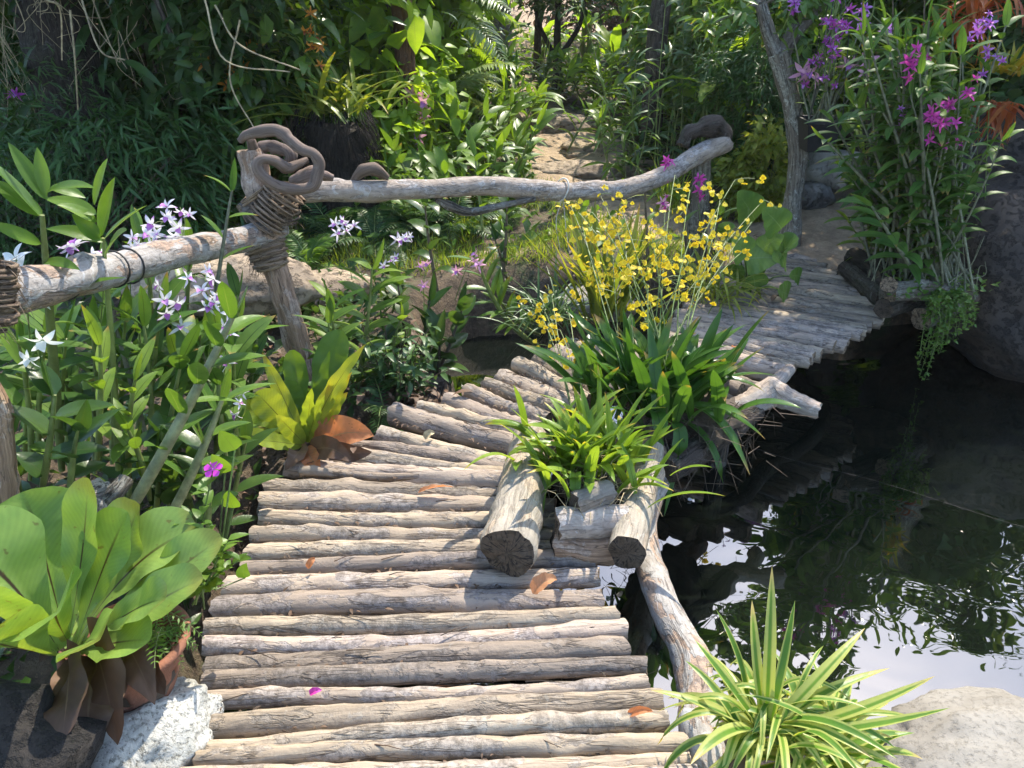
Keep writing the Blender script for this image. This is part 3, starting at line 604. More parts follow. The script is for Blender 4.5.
# ------------------------------------------------------------------ planter frames
pl=thing('log_planter','orchid planter box of stacked short logs on the bridge edge over water','planter',G(585,540,0))
def plog(parent,p,q,r0,r1,mats,name='planter_log',**k):
    B=MB(); log(B,p,q,r0,r1,**k); return part(parent,name,B,[M[x] for x in mats])
def lift(p,z): return G(p[0],p[1],z)
plog(pl,lift((502,552),.085),lift((536,436),.075),.082,.06,('bleach','cutdark'),ns=22,bend=.015,rough=.1,knots=3)
plog(pl,lift((627,552),.06),lift((650,450),.06),.058,.05,('bleach','cutdark'),ns=18,bend=.012)
plog(pl,lift((557,524),.07),lift((628,521),.07),.05,.048,('rail2','cut'),ns=18)
plog(pl,lift((553,549),.005),lift((632,545),.005),.044,.042,('brown','cutdark'),ns=18)
plog(pl,lift((545,455),.05),lift((660,446),.05),.05,.045,('brown','cutdark'))
plog(pl,lift((575,505),.12),lift((610,492),.13),.04,.035,('bleach','cutdark'))
B=MB(); rockB(B,lift((592,476),.05),(.12,.17,.08),amp=.3,freq=2); part(pl,'root_ball',B,M['darkroot'])
B=MB()
for k in range(260):
    p=lift((592,478),.1)+rng.normal(0,1,3)*(.08,.09,.02); d=rng.normal(0,.05,3); tube(B,[p,p+d*.5+np.array([0,0,.02]),p+d],[.0016,.0008],3,False)
part(pl,'root_fibre',B,M['root'])
# second box under the dark clump
pl2=thing('log_planter','planter of dark logs and roots overhanging the pond at the bend','planter',G(700,440,0))
plog(pl2,lift((640,440),.03),lift((720,372),.03),.055,.05,('brown','cutdark'))
plog(pl2,lift((668,470),.0),lift((752,410),.0),.05,.045,('dark','cutdark'))
B=MB(); rockB(B,lift((690,415),.02),(.17,.2,.12),amp=.35,freq=2); part(pl2,'root_ball',B,M['darkroot'])
B=MB()
for k in range(400):
    p=lift((688,420),.05)+rng.normal(0,1,3)*(.12,.13,.05); d=rng.normal(0,.06,3)-np.array([0,0,.05]); tube(B,[p,p+d*.5,p+d],[.0018,.0008],3,False)
part(pl2,'root_fibre',B,M['darkroot'])
# pole and forked branch
B=MB(); tube(B,cr([G(668,430,-.06),G(655,480,-.07),G(643,535,-.08),G(662,600,-.06),G(690,660,-.05),G(700,720,-.05),G(712,790,-.06)],8),[.045,.046,.044,.044,.047,.05,.05],16,True,0,1,rough=.08,knots=8)
solo('crooked_pole',B,[M['rail'],M['cut']],'long crooked pale pole lying over the water beside the near deck','pole',org=G(660,600,-.1))
B=MB(); tube(B,cr([G(722,412,.0),G(748,405,.02),G(770,393,.04),G(790,400,.03),G(818,411,.0)],7),[.05,.05,.062,.042,.036],16,True,0,1,rough=.1,knots=4)
o=thing('forked_branch','bleached white forked branch poking over the water past the dark orchid','branch',G(770,400,0)); part(o,'main_limb',B,[M['bleach'],M['cutpale']])
B=MB(); tube(B,cr([G(768,395,.04),G(778,381,.06),G(790,369,.06)],6),[.04,.032,.024],14,True,0,1,rough=.1); part(o,'side_limb',B,[M['bleach'],M['cutpale']])
# right planter
pr=thing('log_planter','shaded log crib holding the tall magenta orchid at far right of bridge','planter',G(915,300,0))
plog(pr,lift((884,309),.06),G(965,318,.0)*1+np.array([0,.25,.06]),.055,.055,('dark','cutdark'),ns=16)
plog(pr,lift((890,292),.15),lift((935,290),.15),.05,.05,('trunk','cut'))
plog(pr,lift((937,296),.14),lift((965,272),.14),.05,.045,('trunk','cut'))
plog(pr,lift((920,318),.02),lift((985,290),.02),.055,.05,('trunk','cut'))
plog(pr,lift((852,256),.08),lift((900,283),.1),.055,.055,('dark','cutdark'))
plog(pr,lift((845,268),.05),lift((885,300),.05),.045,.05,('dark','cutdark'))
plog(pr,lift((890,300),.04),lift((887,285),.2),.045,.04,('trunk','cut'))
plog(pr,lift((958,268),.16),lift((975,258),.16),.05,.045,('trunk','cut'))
B=MB(); rockB(B,lift((925,285),.05),(.26,.24,.14),amp=.3,freq=2); part(pr,'root_ball',B,M['darkroot'])
# ------------------------------------------------------------------ rocks
rock('boulder','huge dark weathered boulder standing in water at the right edge',(2.98,4.35,.0),(.72,.75,.62),'boulder',cat='boulder',sub=5,amp=.2,freq=1.2,tilt=.25)
rock('boulder','smooth dark boulder behind the huge one at the right edge',(3.65,5.45,.3),(.8,.6,.5),'boulder',cat='boulder',sub=4,amp=.15)
rock('ledge_rock','long flat grey ledge rock at the waterline of the little inlet',Q(490,322,4.62)+np.array([0,.12,-.06]),(.5,.2,.17),'rock',cat='rock',amp=.16,ridge=.1)
rock('ledge_rock','rounded grey rock above the inlet ledge, left of the grassy clump',Q(505,292,4.85)+np.array([0,.1,-.05]),(.34,.25,.16),'rock',cat='rock',amp=.2)
rock('ledge_rock','pale flat stone under the yellow flowers beside the inlet',Q(590,300,4.7),(.3,.22,.14),'paler',cat='rock')
rock('ledge_rock','sunlit tan stone behind the glossy bright orchid',Q(322,290,4.2),(.26,.2,.1),'tanr',cat='rock')
rock('ledge_rock','shadowed stone behind the white purple orchids under the rail',Q(225,285,3.7),(.5,.25,.14),'tanr',cat='rock')
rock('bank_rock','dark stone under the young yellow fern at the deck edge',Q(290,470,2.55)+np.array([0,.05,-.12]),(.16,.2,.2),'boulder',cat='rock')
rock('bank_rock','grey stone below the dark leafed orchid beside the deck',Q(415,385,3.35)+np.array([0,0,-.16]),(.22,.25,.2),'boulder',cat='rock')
rock('upright_stone','upright pointed grey stone slab behind the hanging pot',at(862,6.4)+np.array([0,0,.4]),(.22,.16,.5),'boulder',cat='stone',amp=.15,freq=1.)
rock('white_stone','bright white rounded stone on the sandy path',at(835,6.2)+np.array([0,0,.12]),(.32,.22,.2),'paler',cat='stone')
rock('white_stone','small grey cobble on the sandy path by the thin tree',at(812,6.0)+np.array([0,0,.06]),(.14,.12,.12),'rock',cat='stone')
for (px,Y_,rx,ry,rz,lb) in ((612,6.35,.34,.2,.1,'tan stepping stone nearest the handrail on the garden path'),(575,7.0,.4,.22,.1,'broad stepping stone midway up the garden path'),(640,7.1,.3,.2,.09,'narrow stone at the right edge of the garden path'),(600,7.8,.42,.25,.1,'low stone step further up the garden path'),(560,8.6,.4,.25,.12,'far stone step near the heliconias'),(515,8.4,.3,.25,.26,'round brown rock left of the path among ginger leaves')):
    rock('path_stone',lb,at(px,Y_)+np.array([0,0,-.01]),(rx,ry,rz*.8),'tanr','stones along the garden path','stone',amp=.2,sub=4,ridge=.12)
# near left
rock('coral_rock','rough white coral-like rock against the left end of the near logs',G(152,735,.03)+np.array([-.035,-.02,-.06]),(.115,.21,.12),'coral',sub=5,amp=.2,freq=1.7,rot=-.5,ridge=.07)
rock('shore_rock','pale grey flat shore rock at the bottom right corner',G(1010,752,-.3)+np.array([.03,-.05,-.02]),(.40,.25,.115),'wetr',sub=5,amp=.16,freq=1.6)
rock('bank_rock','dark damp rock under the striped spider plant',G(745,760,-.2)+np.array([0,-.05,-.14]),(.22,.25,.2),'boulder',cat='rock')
# driftwood stump bottom-left
B=MB(); pts=cr([np.array([-.93,.86,-.35]),np.array([-.94,.92,-.05]),np.array([-.96,.99,.15]),np.array([-1.03,1.05,.29]),np.array([-1.14,1.1,.36])],6)
tube(B,pts,[.145,.145,.14,.115,.08],26,True,0,1,rough=.28,knots=9,ecc=.2)
rockB(B,(-.84,.86,-.08),(.12,.1,.2),amp=.35,freq=1.7)
solo('driftwood_stump',B,[M['char'],M['cutdark']],'nearly black gnarled driftwood stump under the big fern','stump')
B=MB(); tube(B,cr([Q(95,560,1.72),Q(90,520,1.74),Q(86,490,1.76)],6),[.085,.075,.07],20,True,0,1,rough=.25,knots=4,ecc=.12); solo('sawn_stump',B,[M['trunk'],M['cutpale']],'small grey sawn stump behind the big fern leaves','stump')
B=MB(); tube(B,cr([Q(105,500,1.74),Q(118,490,1.75),Q(126,478,1.78)],4),[.03,.025,.02],10,True,0,1,rough=.2); solo('cut_branch',B,[M['trunk'],M['cutpale']],'short cut branch stub leaning beside the sawn stump','branch')
# terracotta orchid pot with slots
def potwall(c,r0,r1,h,slots=True):
    B=MB(); nt_,nh=64,14
    th=np.linspace(0,2*PI,nt_,endpoint=False); tt=np.linspace(0,1,nh)
    def sh(off): return np.stack([np.stack([c[0]+(r0+(r1-r0)*t**.8+off)*np.cos(th),c[1]+(r0+(r1-r0)*t**.8+off)*np.sin(th),np.full(nt_,c[2]+h*t)],-1) for t in tt])
    O,I=sh(.0),sh(-.011); n=nt_*nh; idx=lambda i,j,k: k*n+i*nt_+j%nt_
    fs=[]
    hole=lambda i,j: slots and 4<=i<=7 and (j%6) in (1,2)
    for i in range(nh-1):
        for j in range(nt_):
            if hole(i,j): continue
            fs.append((idx(i,j,0),idx(i,j+1,0),idx(i+1,j+1,0),idx(i+1,j,0))); fs.append((idx(i,j,1),idx(i+1,j,1),idx(i+1,j+1,1),idx(i,j+1,1)))
            for (di,dj,a,b) in ((0,1,(i,j+1),(i+1,j+1)),(0,-1,(i+1,j),(i,j)),(1,0,(i+1,j+1),(i+1,j)),(-1,0,(i,j),(i,j+1))):
                if hole(i+di,(j+dj)) : fs.append((idx(*a,0),idx(*a,1),idx(*b,1),idx(*b,0)))
    for j in range(nt_):
        i=nh-1; fs.append((idx(i,j,0),idx(i,j+1,0),idx(i,j+1,1),idx(i,j,1)))
        fs.append((idx(0,j+1,0),idx(0,j,0),idx(0,j,1),idx(0,j+1,1)))
    B.add(np.concatenate([O.reshape(-1,3),I.reshape(-1,3)]),np.zeros((2*n,2)),.5,[np.array(fs)])
    tube(B,np.stack([c[0]+(r1+.003)*np.cos(np.append(th,0)),c[1]+(r1+.003)*np.sin(np.append(th,0)),np.full(nt_+1,c[2]+h)],1),.011,8,False)
    return B
pc=Q(140,690,1.34); POT=thing('terracotta_pot','slotted terracotta orchid pot half hidden below the big fern','pot',pc)
part(POT,'pot_wall',potwall(pc,.075,.125,.15),M['terra'])
B=MB(); rockB(B,pc+np.array([0,0,.06]),(.09,.09,.08),sub=3); part(POT,'root_fill',B,M['darkroot'])
# cord over the water
B=MB(); tube(B,cr([G(745,445,-.1),G(800,462,-.22),G(880,482,-.25),G(1000,520,-.2),G(1100,548,-.15)],6),.0005,4,False); solo('cord',B,M['wire'],'thin dark cord strung low across the black pond','cord')
# fallen leaves and petals
def fallen(px,py,label,mat='dry',L=.07,w=.035,az=0.,z=.01,name='fallen_leaf',cat='fallen leaf',lift_=.03):
    p=G(px,py,z); d=np.array([math.cos(az),math.sin(az),0])*L; B=MB()
    blade(B,p-d*.5,p+np.array([0,0,lift_]),p+d*.5+np.array([0,0,lift_*.5]),w,'ovate',hint=(0,-.3,1),n=10,m=3,fold=.7,twist=U(-1.2,1.2),wave=w*.12); solo(name,B,M[mat],label,cat,org=p)
fallen(545,590,'curled brown dry leaf on the logs below the thick pale log','dry',.075,.045,.4,.012,lift_=.05)
fallen(436,492,'thin orange dry leaf strip in the gap between logs by the bend','dry',.12,.022,.1)
fallen(640,716,'dry brown leaf between the lower right log ends','dry',.06,.02,.0,.0)
fallen(312,566,'small tan leaf scrap on the grey logs left of centre','dry',.03,.02,1.)
fallen(430,438,'pale leaf scrap on the fanned logs','root',.04,.03,.5)
fallen(316,693,'fallen magenta petal on the lower left logs','mag',.03,.018,.3,.008,'fallen_petal','petal',.01)
fallen(690,500,'tiny white leaf floating beside the crooked pole','white',.02,.015,.3,-.415,'floating_leaf','leaf',.003)
fallen(775,300,'brown leaf on the shaded far deck logs','dryd',.06,.03,.7)
fallen(735,352,'rust coloured leaf beside the dark orchid on the deck','dry',.06,.03,2.)
for k in range(90):
    i=rng.integers(2,36); f=U(.05,.95); p=DECKL[i]+(DECKR[i]-DECKL[i])*f; p[2]=U(-.012,.004)
    d=nrm(DECKR[i]-DECKL[i]); a=U(-.5,.5); d=np.array([d[0]*math.cos(a)-d[1]*math.sin(a),d[0]*math.sin(a)+d[1]*math.cos(a),U(-.05,.08)])
    if k==0: LB=MB()
    L=U(.03,.1); tube(LB,[p-d*L*.5,p+np.array([0,0,.004]),p+d*L*.5],[.0022,.001],4,True)
for k in range(900):
    i=rng.integers(1,40); f=U(.03,.97); p=DECKL[i]+(DECKR[i]-DECKL[i])*f+(DECKL[i+1]-DECKL[i])*.5; p[2]=U(-.035,-.012)
    a=U(0,2*PI); L=U(.008,.03); d=np.array([math.cos(a),math.sin(a),U(-.2,.2)])*L
    blade(LB,p-d*.5,p+np.array([0,0,.006]),p+d*.5,L*.35,'ovate',hint=(0,0,1),n=3)
solo('twig_litter',LB,M['litter'],'dry twigs and bits of leaf caught between the deck logs','litter',kind='stuff',org=(0,2,0))
LB=MB()
for k in range(1500):
    x=U(-1.3,.2) if k%3 else U(-1.6,1.8); y=U(1.5,4.0) if k%3 else U(4.6,7.5)
    if sdist(x,y)<.02 : continue
    a=U(0,2*PI); L=U(.02,.07); p=np.array([x,y,float(hgt(x,y))+U(.005,.03)]); d=np.array([math.cos(a),math.sin(a),U(-.3,.5)])*L
    blade(LB,p-d*.5,p+np.array([0,0,.015]),p+d*.5,L*.42,'ovate',hint=(0,0,1),n=4)
for (px,py,Yd,n) in ((330,455,2.6,90),(400,402,3.0,60),(425,395,3.1,40)):
    for k in range(n):
        p=Q(px+rng.normal(0,28),py+rng.normal(0,7),Yd+rng.normal(0,.06)); a=U(0,2*PI); L=U(.03,.09); d=np.array([math.cos(a),math.sin(a),U(-.3,.4)])*L
        blade(LB,p-d*.5,p+np.array([0,0,.02]),p+d*.5,L*.4,'ovate',hint=(0,0,1),n=4,twist=U(-1,1))
solo('leaf_litter',LB,M['dryd'],'brown leaf litter scattered on the banks','litter',kind='stuff',org=(0,3,0))
# ------------------------------------------------------------------ near plants
Z3=np.array([0,0,1.])
def A(*v): return np.array(v,float)
# giant bird's nest fern
b0=Q(70,655,1.30); bn=thing('birds_nest_fern',"big glossy bird's nest fern with broad upright leaves at left edge",'fern',b0)
FR=[ # tip px,py,Y, width, bow(x,y,z)
 ((-45,548,1.32),.17,(-.02,.05,.08)),((22,492,1.52),.15,(-.04,.08,.05)),((88,478,1.44),.075,(0,.04,.0)),((140,505,1.5),.115,(.0,.08,.02)),((128,512,1.42),.10,(0,.03,.03)),
 ((-60,600,1.12),.18,(-.02,-.02,.12)),((196,530,1.46),.13,(-.02,.05,.06)),((222,538,1.40),.085,(.05,.0,.06)),((203,578,1.30),.085,(.04,-.02,.05)),((150,640,1.16),.08,(.03,-.03,.05)),
 ((-20,640,1.02),.13,(-.03,-.05,.07)),((60,612,1.10),.12,(.02,-.05,.10)),((100,640,1.10),.09,(.03,-.04,.07)),((48,515,1.6),.09,(-.03,.05,.03)),((110,545,1.6),.10,(.03,.1,.06)),((-70,560,1.6),.16,(-.05,.1,.08)),((165,600,1.2),.07,(.05,.02,.06))]
for (tp,w,bw) in FR:
    B=MB(); tip=Q(*tp); d=nrm(tip-b0); p0=b0+d*.03+rng.normal(0,.008,3); c=(p0+tip)/2+A(*bw)
    out=tip-b0; out[2]=0
    blade(B,p0,c,tip,w*1.38,'spat',hint=A(-.4*out[0],-.4*out[1]-.12,.5) if tp[2]>1.3 else A(0,-.25,1.),n=22,m=4,fold=.32,wave=.009,wfreq=5,cup=.0,twist=U(-.35,.35))
    part(bn,'frond',B,M['nest'])
B=MB()
for (p,c,t,w) in (((95,650,1.3),(100,650,1.15),(118,745,1.08),.17),((120,640,1.32),(130,640,1.2),(155,705,1.14),.10),((70,660,1.25),(70,680,1.1),(62,740,1.02),.13),((100,660,1.25),(85,690,1.12),(88,755,1.05),.15),((130,650,1.35),(150,660,1.25),(165,695,1.2),.09)):
    blade(B,Q(*p),Q(*c),Q(*t),w,'ovate',hint=(U(-.4,.4),-.7,.4),n=16,m=4,fold=.25,wave=.008,twist=U(-.3,.3),cup=.12)
part(bn,'dead_frond',B,M['dryd'])
B=MB(); tmf=leaf_tm(.3,'lance',.3,n=2)
Bs=MB()
for k in range(26):
    p=Q(148+rng.normal(0,10),628+rng.normal(0,10),1.36+rng.normal(0,.04)); a=U(-2.6,.6); L=U(.06,.12); d=A(math.cos(a),math.sin(a)-.3,U(-.5,.7))
    frond(Bs,B,p,p+d*L*.6+Z3*.02,p+d*L-Z3*.02,9,.022,tmf,.0012)
g=thing('small_fern','small feathery fern sprouting from the terracotta pot','fern',Q(148,630,1.36),); part(g,'stem',Bs,M['stemy']); part(g,'foliage',B,M['fern'])
# periwinkle
pw=thing('periwinkle','small green periwinkle with one magenta flower beside the near logs','plant',Q(200,590,1.5)); Bs,Bl,Bf=MB(),MB(),MB(); tp=leaf_tm(.45,'ovate',.3,n=5)
for (px,py,Yd) in ((212,478,1.56),(190,520,1.5),(228,540,1.5),(205,530,1.46),(180,545,1.5),(240,560,1.5)):
    a=Q(200,600,1.5)+rng.normal(0,.012,3); e=Q(px,py,Yd); c=(a+e)/2+A(U(-.02,.02),0,.02); t=np.linspace(0,1,9)[:,None]; P=(1-t)**2*a+2*t*(1-t)*c+t*t*e; tube(Bs,P,[.003,.002],5,False)
    for q in P[2:]:
        for s_ in (0,PI): az=U(0,PI)+s_; scatterM(Bl,tp,q[None],rotm([az],[U(-.1,.5)],[U(-.4,.4)]),U(.035,.055))
for (px,py,w) in ((235,432,.05),(233,490,.045),(245,560,.035),(225,455,.045)):
    p=Q(px,py+18,1.58); blade(Bl,p,p+Z3*.03+A(U(-.01,.01),-.01,0),p+Z3*.065+A(U(-.02,.02),-.02,0),w,'ovate',hint=(U(-.4,.4),-1,.2),n=8,m=2,fold=.15)
    tube(Bs,[Q(215,590,1.52),(p+Q(215,590,1.52))/2,p],.0022,4,False)
part(pw,'stem',Bs,M['stemy']); part(pw,'leaves',Bl,M['under']); flowers(pw,'five',('peri','white'),Q(213,469,1.55),A(0,-.5,.75),.026,.05)
# dendrobium thing builder
def dendro(label,canes,mat='orch',stem='stem',name='orchid_plant',cat='orchid',group=None,sprays=(),L=.17,w=.045,kind='lance',nl=9,start=.3,r=.008,droop=.5,m=1,cup=0,fold=.25,n=8):
    base=np.mean([Q(*c[0]) for c in canes],0); o=thing(name,label,cat,base,group)
    for c in canes:
        Bs,Bl=MB(),MB()
        k=dict(r=r,nl=nl,L=L,w=w,start=start,droop=droop,kind=kind,m=m,cup=cup,fold=fold,n=n); k.update(c[3] if len(c)>3 else {})
        cane(Bs,Bl,Q(*c[0]),Q(*c[1]),c[2] if len(c)>2 and c[2] is not None else (U(-.03,.03),U(-.03,.03),0),**k)
        cn=part(o,'cane',Bs,M[stem]); part(cn,'leaves',Bl,M[mat])
    for sy in sprays: spray(o,sy[0],sy[1],sy[2]*.88,**sy[-1])
    return o
def spray(o,pts,nf,size,kind='dendro',mats=('white','purlip'),spread=.03,face=(0,-.9,.15),jit=.55,r=.0022,from_=.35,branch=0):
    Bs,Bf=MB(),MB(); P=cr([Q(*p) for p in pts],8); tube(Bs,P,[r,r*.6],5,False)
    n=len(P); pos=[]
    for i in range(nf):
        u=from_+(1-from_)*(i+.5)/nf; q=P[min(n-1,int(u*n))]; a=rng.normal(0,1,3); a[1]-=.4; a[2]*=.7; e=q+nrm(a)*spread*U(.5,1.2)*(1.15-.5*u)
        tube(Bs,[q,(q+e)/2+A(0,0,.004),e],[r*.5,r*.4],4,False); pos.append(e)
    s_=part(o,'flower_spray',Bs,M['stemy']); flowers(s_,kind,mats,pos,np.tile(face,(nf,1)),size,jit)
gL='orchids massed along the left bank'
def leaves_at(o,rows,Yd,mat,bow=.02):
    B=MB(); k=1/F*Yd/.95
    for (a,b,wp) in rows:
        p=Q(*a,Yd); e=Q(*b,Yd+U(-.1,.06)); d=e-p; c=(p+e)/2+Z3*bow*(1 if abs(d[0])>abs(d[2]) else .2)*np.linalg.norm(d)/.1*.6
        blade(B,p,c,e,wp*k,'lance',hint=A(-.4*np.sign(d[0]),-.7,.6) if abs(d[0])<abs(d[2]) else A(0,-.5,.9),n=14,m=2,fold=.25)
    part(o,'large_leaves',B,M[mat])

o1=dendro('tall orchid cane with long arching leaves standing above the rail at far left',[((62,470,2.1),(42,215,2.02),(.0,0,0),dict(nl=3,start=.45,L=.2,w=.05,az=.1,r=.0125,top=False)),((30,480,2.1),(18,340,2.05),None,dict(nl=5,L=.2))],'under','stem',group=gL,m=2,
  sprays=[([(30,340,2.0),(25,290,1.95),(15,255,1.95)],3,.055,dict(mats=('purew','purew'),spread=.03)),([(40,380,1.85),(38,350,1.8),(36,335,1.8)],2,.05,dict(mats=('purew','purew'),spread=.03))])
leaves_at(o1,[((47,200),(8,142),15),((46,195),(37,147),13),((43,216),(-12,178),17),((41,244),(-14,222),14),((47,192),(95,188),13),((50,188),(86,198),15),((44,262),(80,270),13),((42,280),(0,300),14)],2.03,'under')
o2=dendro('orchid with upright pale green leaves beside the tallest cane above the rail',[((118,470,2.2),(103,238,2.2),(.01,0,0),dict(nl=2,start=.5,L=.18,w=.05,az=.3,r=.01,top=False)),((100,470,2.2),(92,330,2.2),None,dict(nl=5))],'under','stem',group=gL,m=2,
  sprays=[([(95,330,2.35),(90,280,2.35),(78,250,2.3),(70,240,2.3)],5,.05,dict(spread=.035,mats=('white','purlip'))),([(100,330,2.36),(105,270,2.36),(104,248,2.33)],3,.04,{})])
leaves_at(o2,[((94,205),(108,158),18),((101,236),(115,177),24),((97,215),(45,199),17),((97,222),(57,205),16),((103,242),(46,229),16),((106,256),(127,230),22),((100,240),(72,214),16),((104,262),(60,275),14)],2.18,'under')
dendro('orchid with thick bare slanting cane in front of the left rail',[((112,540,1.72),(232,318,1.9),(.02,0,.0),dict(nl=9,start=.42,L=.17,w=.05,az=.9,r=.0145)),((145,560,1.8),(222,400,1.92),(.03,0,0),dict(nl=6,start=.5,L=.15,r=.0125))],'mid','canegreen',group=gL,m=2)
dendro('orchid clump of broad dark oval leaves by the left frame edge',[((40,500,1.75),(55,395,1.75),None,dict(nl=5,L=.15,w=.07,az=.2)),((70,520,1.7),(78,430,1.72),None,dict(nl=5,L=.13,w=.06,az=1.)),((20,520,1.75),(10,440,1.8),None,dict(nl=4,L=.14,w=.07))],'darkl','stem',group=gL,kind='ovate',m=2)
dendro('leafy orchid cane behind the sawn stump, yellow green at its joints',[((96,470,1.95),(100,345,1.98),None,dict(nl=7,L=.16,w=.042,start=.25)),((130,480,1.95),(135,380,1.95),None,dict(nl=7,L=.14,w=.04)),((150,500,1.9),(128,430,1.9),None,dict(nl=6,L=.13,w=.04))],'orchb','stem',group=gL)
dendro('orchid under the rail with white and violet starry flowers',[((150,430,2.4),(160,310,2.4),None,dict(nl=8)),((185,440,2.45),(200,330,2.4),None,dict(nl=7)),((120,430,2.5),(125,320,2.45),None,dict(nl=7)),((215,430,2.5),(235,330,2.5),None,dict(nl=6))],'mid','stem',group=gL,L=.19,w=.055,
  sprays=[([(190,380,2.4),(185,330,2.35),(170,300,2.3),(155,290,2.28)],5,.042,dict(spread=.04)),([(205,380,2.35),(212,320,2.3),(208,285,2.28),(195,275,2.28)],6,.042,dict(spread=.045)),([(222,400,2.35),(226,340,2.3),(222,300,2.25)],6,.042,dict(spread=.045)),([(232,440,2.2),(240,410,2.2),(236,395,2.2)],3,.036,{})])
dendro('orchid behind the left rail topped by a cloud of white violet flowers',[((150,330,2.75),(140,240,2.75),None,dict(nl=6)),((185,330,2.8),(190,250,2.8),None,dict(nl=6)),((100,340,2.7),(110,280,2.7),None,dict(nl=5))],'mid','stem',group=gL,
  sprays=[([(150,300,2.7),(150,250,2.65),(160,225,2.62),(175,215,2.6)],9,.045,dict(spread=.05)),([(160,300,2.72),(175,255,2.7),(185,225,2.66),(180,207,2.66)],5,.042,dict(spread=.04)),([(130,300,2.65),(132,250,2.62),(142,237,2.6)],6,.042,dict(spread=.04))])
dendro('orchid thicket of long drooping leaves deep under the left rail',[((x,470+U(-10,20),2.3+U(-.15,.3)),(x+U(-20,20),350+U(-25,25),2.3+U(-.1,.3)),None,dict(nl=8)) for x in (5,22,40,60,78,95,112,132,150,165,180,195,212,228,242)],'orch','stem',group=gL,L=.2,w=.058)
dendro('low dark orchid leaves filling the bank below the slanting canes',[((x,540+U(-10,20),1.95+U(-.1,.15)),(x+U(-25,25),450+U(-20,20),1.95+U(-.1,.2)),None,dict(nl=6)) for x in (90,110,130,150,165,180,195,208,222)],'darkl','stem',group=gL,L=.16,w=.055)
dendro('yellowish bare orchid canes with few leaves beside the slanted rail post',[((200,420,2.6),(232,190,2.75),None,dict(nl=5,start=.6,L=.13)),((225,430,2.5),(180,330,2.6),None,dict(nl=3)),((150,450,2.3),(108,300,2.4),None,dict(nl=3)),((235,440,2.5),(200,345,2.4),None,dict(nl=3,r=.005))],'orch','canegrey',group=gL)
dendro('orchid leaves crowding the foot of the rope lashed post',[((x,412+U(-8,12),2.85+.03*i),(x+U(-8,8),y+U(-10,10),2.88),None,dict(nl=6)) for i,(x,y) in enumerate(((238,300),(252,345),(322,330),(338,310)))],'orch','stem',group=gL,L=.16,w=.05)
# young yellow-green nest fern
y0=Q(306,446,2.58); yn=thing('birds_nest_fern',"young yellow green bird's nest fern with dried leaves at the bend",'fern',y0)
for (tp,w,bw,mt) in (((240,405,2.5),.08,(-.02,.0,.05),'nesty'),((276,415,2.42),.07,(-.0,-.03,.04),'nesty'),((325,395,2.5),.05,(.0,-.02,.03),'nesty'),((352,372,2.6),.06,(.01,.0,.03),'nesty'),((232,424,2.5),.075,(-.02,0,.06),'nesty'),((246,440,2.38),.06,(0,-.03,.03),'nesty'),((256,392,2.52),.11,(-.03,0,.05),'nesty'),((262,352,2.66),.06,(-.02,.03,.02),'nesty'),((312,388,2.52),.06,(.0,.0,.02),'nesty'),((292,350,2.75),.09,(-.01,.05,.02),'under'),((366,344,2.58),.066,(-.02,0,.04),'nesty'),((340,330,2.85),.13,(-.0,.05,.02),'under'),((286,380,2.7),.10,(-.02,.03,.02),'under'),((348,392,2.6),.07,(.01,0,.03),'nesty'),((330,350,2.72),.06,(.0,.02,.02),'under')):
    B=MB(); tip=Q(*tp); out=tip-y0; c=(y0+tip)/2+A(*bw); blade(B,y0+nrm(out)*.02,c,tip,w,'spat' if w>.07 else 'lance',hint=A(-.3*out[0],-.5,.45),n=20,m=3,fold=.18,wave=.008,wfreq=9,cup=.04); part(yn,'frond',B,M[mt])
for (p,c,t,w,mt) in (((318,448,2.55),(338,425,2.55),(374,436,2.5),.15,'dry'),((310,452,2.5),(330,440,2.4),(352,462,2.36),.09,'dryd'),((300,450,2.5),(300,450,2.42),(285,470,2.4),.07,'dryd'),((315,450,2.5),(350,455,2.45),(372,452,2.45),.08,'dryd'),((305,450,2.5),(315,460,2.4),(318,478,2.36),.07,'dry'),((320,440,2.6),(325,390,2.6),(338,375,2.6),.04,'dry')):
    B=MB(); blade(B,Q(*p),Q(*c),Q(*t),w,'ovate',hint=(0,-.75,.6),n=14,m=4,fold=.15,wave=.01,cup=-.1,twist=U(-.25,.25)); part(yn,'dried_frond',B,M[mt])
# middle left orchids
gM='orchids around the little inlet'
dendro('glossy bright orchid with arched cane and cupped leaves right of the rope post',[((352,405,3.15),(372,268,3.2),(.03,0,0),dict(nl=15,start=.15,L=.2,w=.075,az=.1,cup=.3,droop=.9)),((330,400,3.1),(330,300,3.15),None,dict(nl=8,L=.15,w=.05,droop=.8)),((375,400,3.2),(400,320,3.2),None,dict(nl=8,L=.12,w=.05))],'orchb','stem',group=gM,m=2,n=10)
dendro('dark oval leaved orchid at the left corner of the inlet',[((412,390,3.55),(398,285,3.6),None,{}),((420,390,3.55),(430,300,3.6),None,{}),((430,390,3.55),(462,310,3.6),None,{}),((400,390,3.5),(385,330,3.5),None,{}),((440,395,3.5),(440,340,3.5),None,{})],'darkl','dstem',group=gM,L=.19,w=.075,kind='ovate',nl=8,m=2,
  sprays=[([(425,330,3.6),(424,280,3.6),(430,262,3.6)],3,.04,dict(mats=('pink','purlip'),spread=.04)),([(455,300,3.7),(468,265,3.7),(478,258,3.7)],4,.045,dict(mats=('pink','purlip'),spread=.05))])
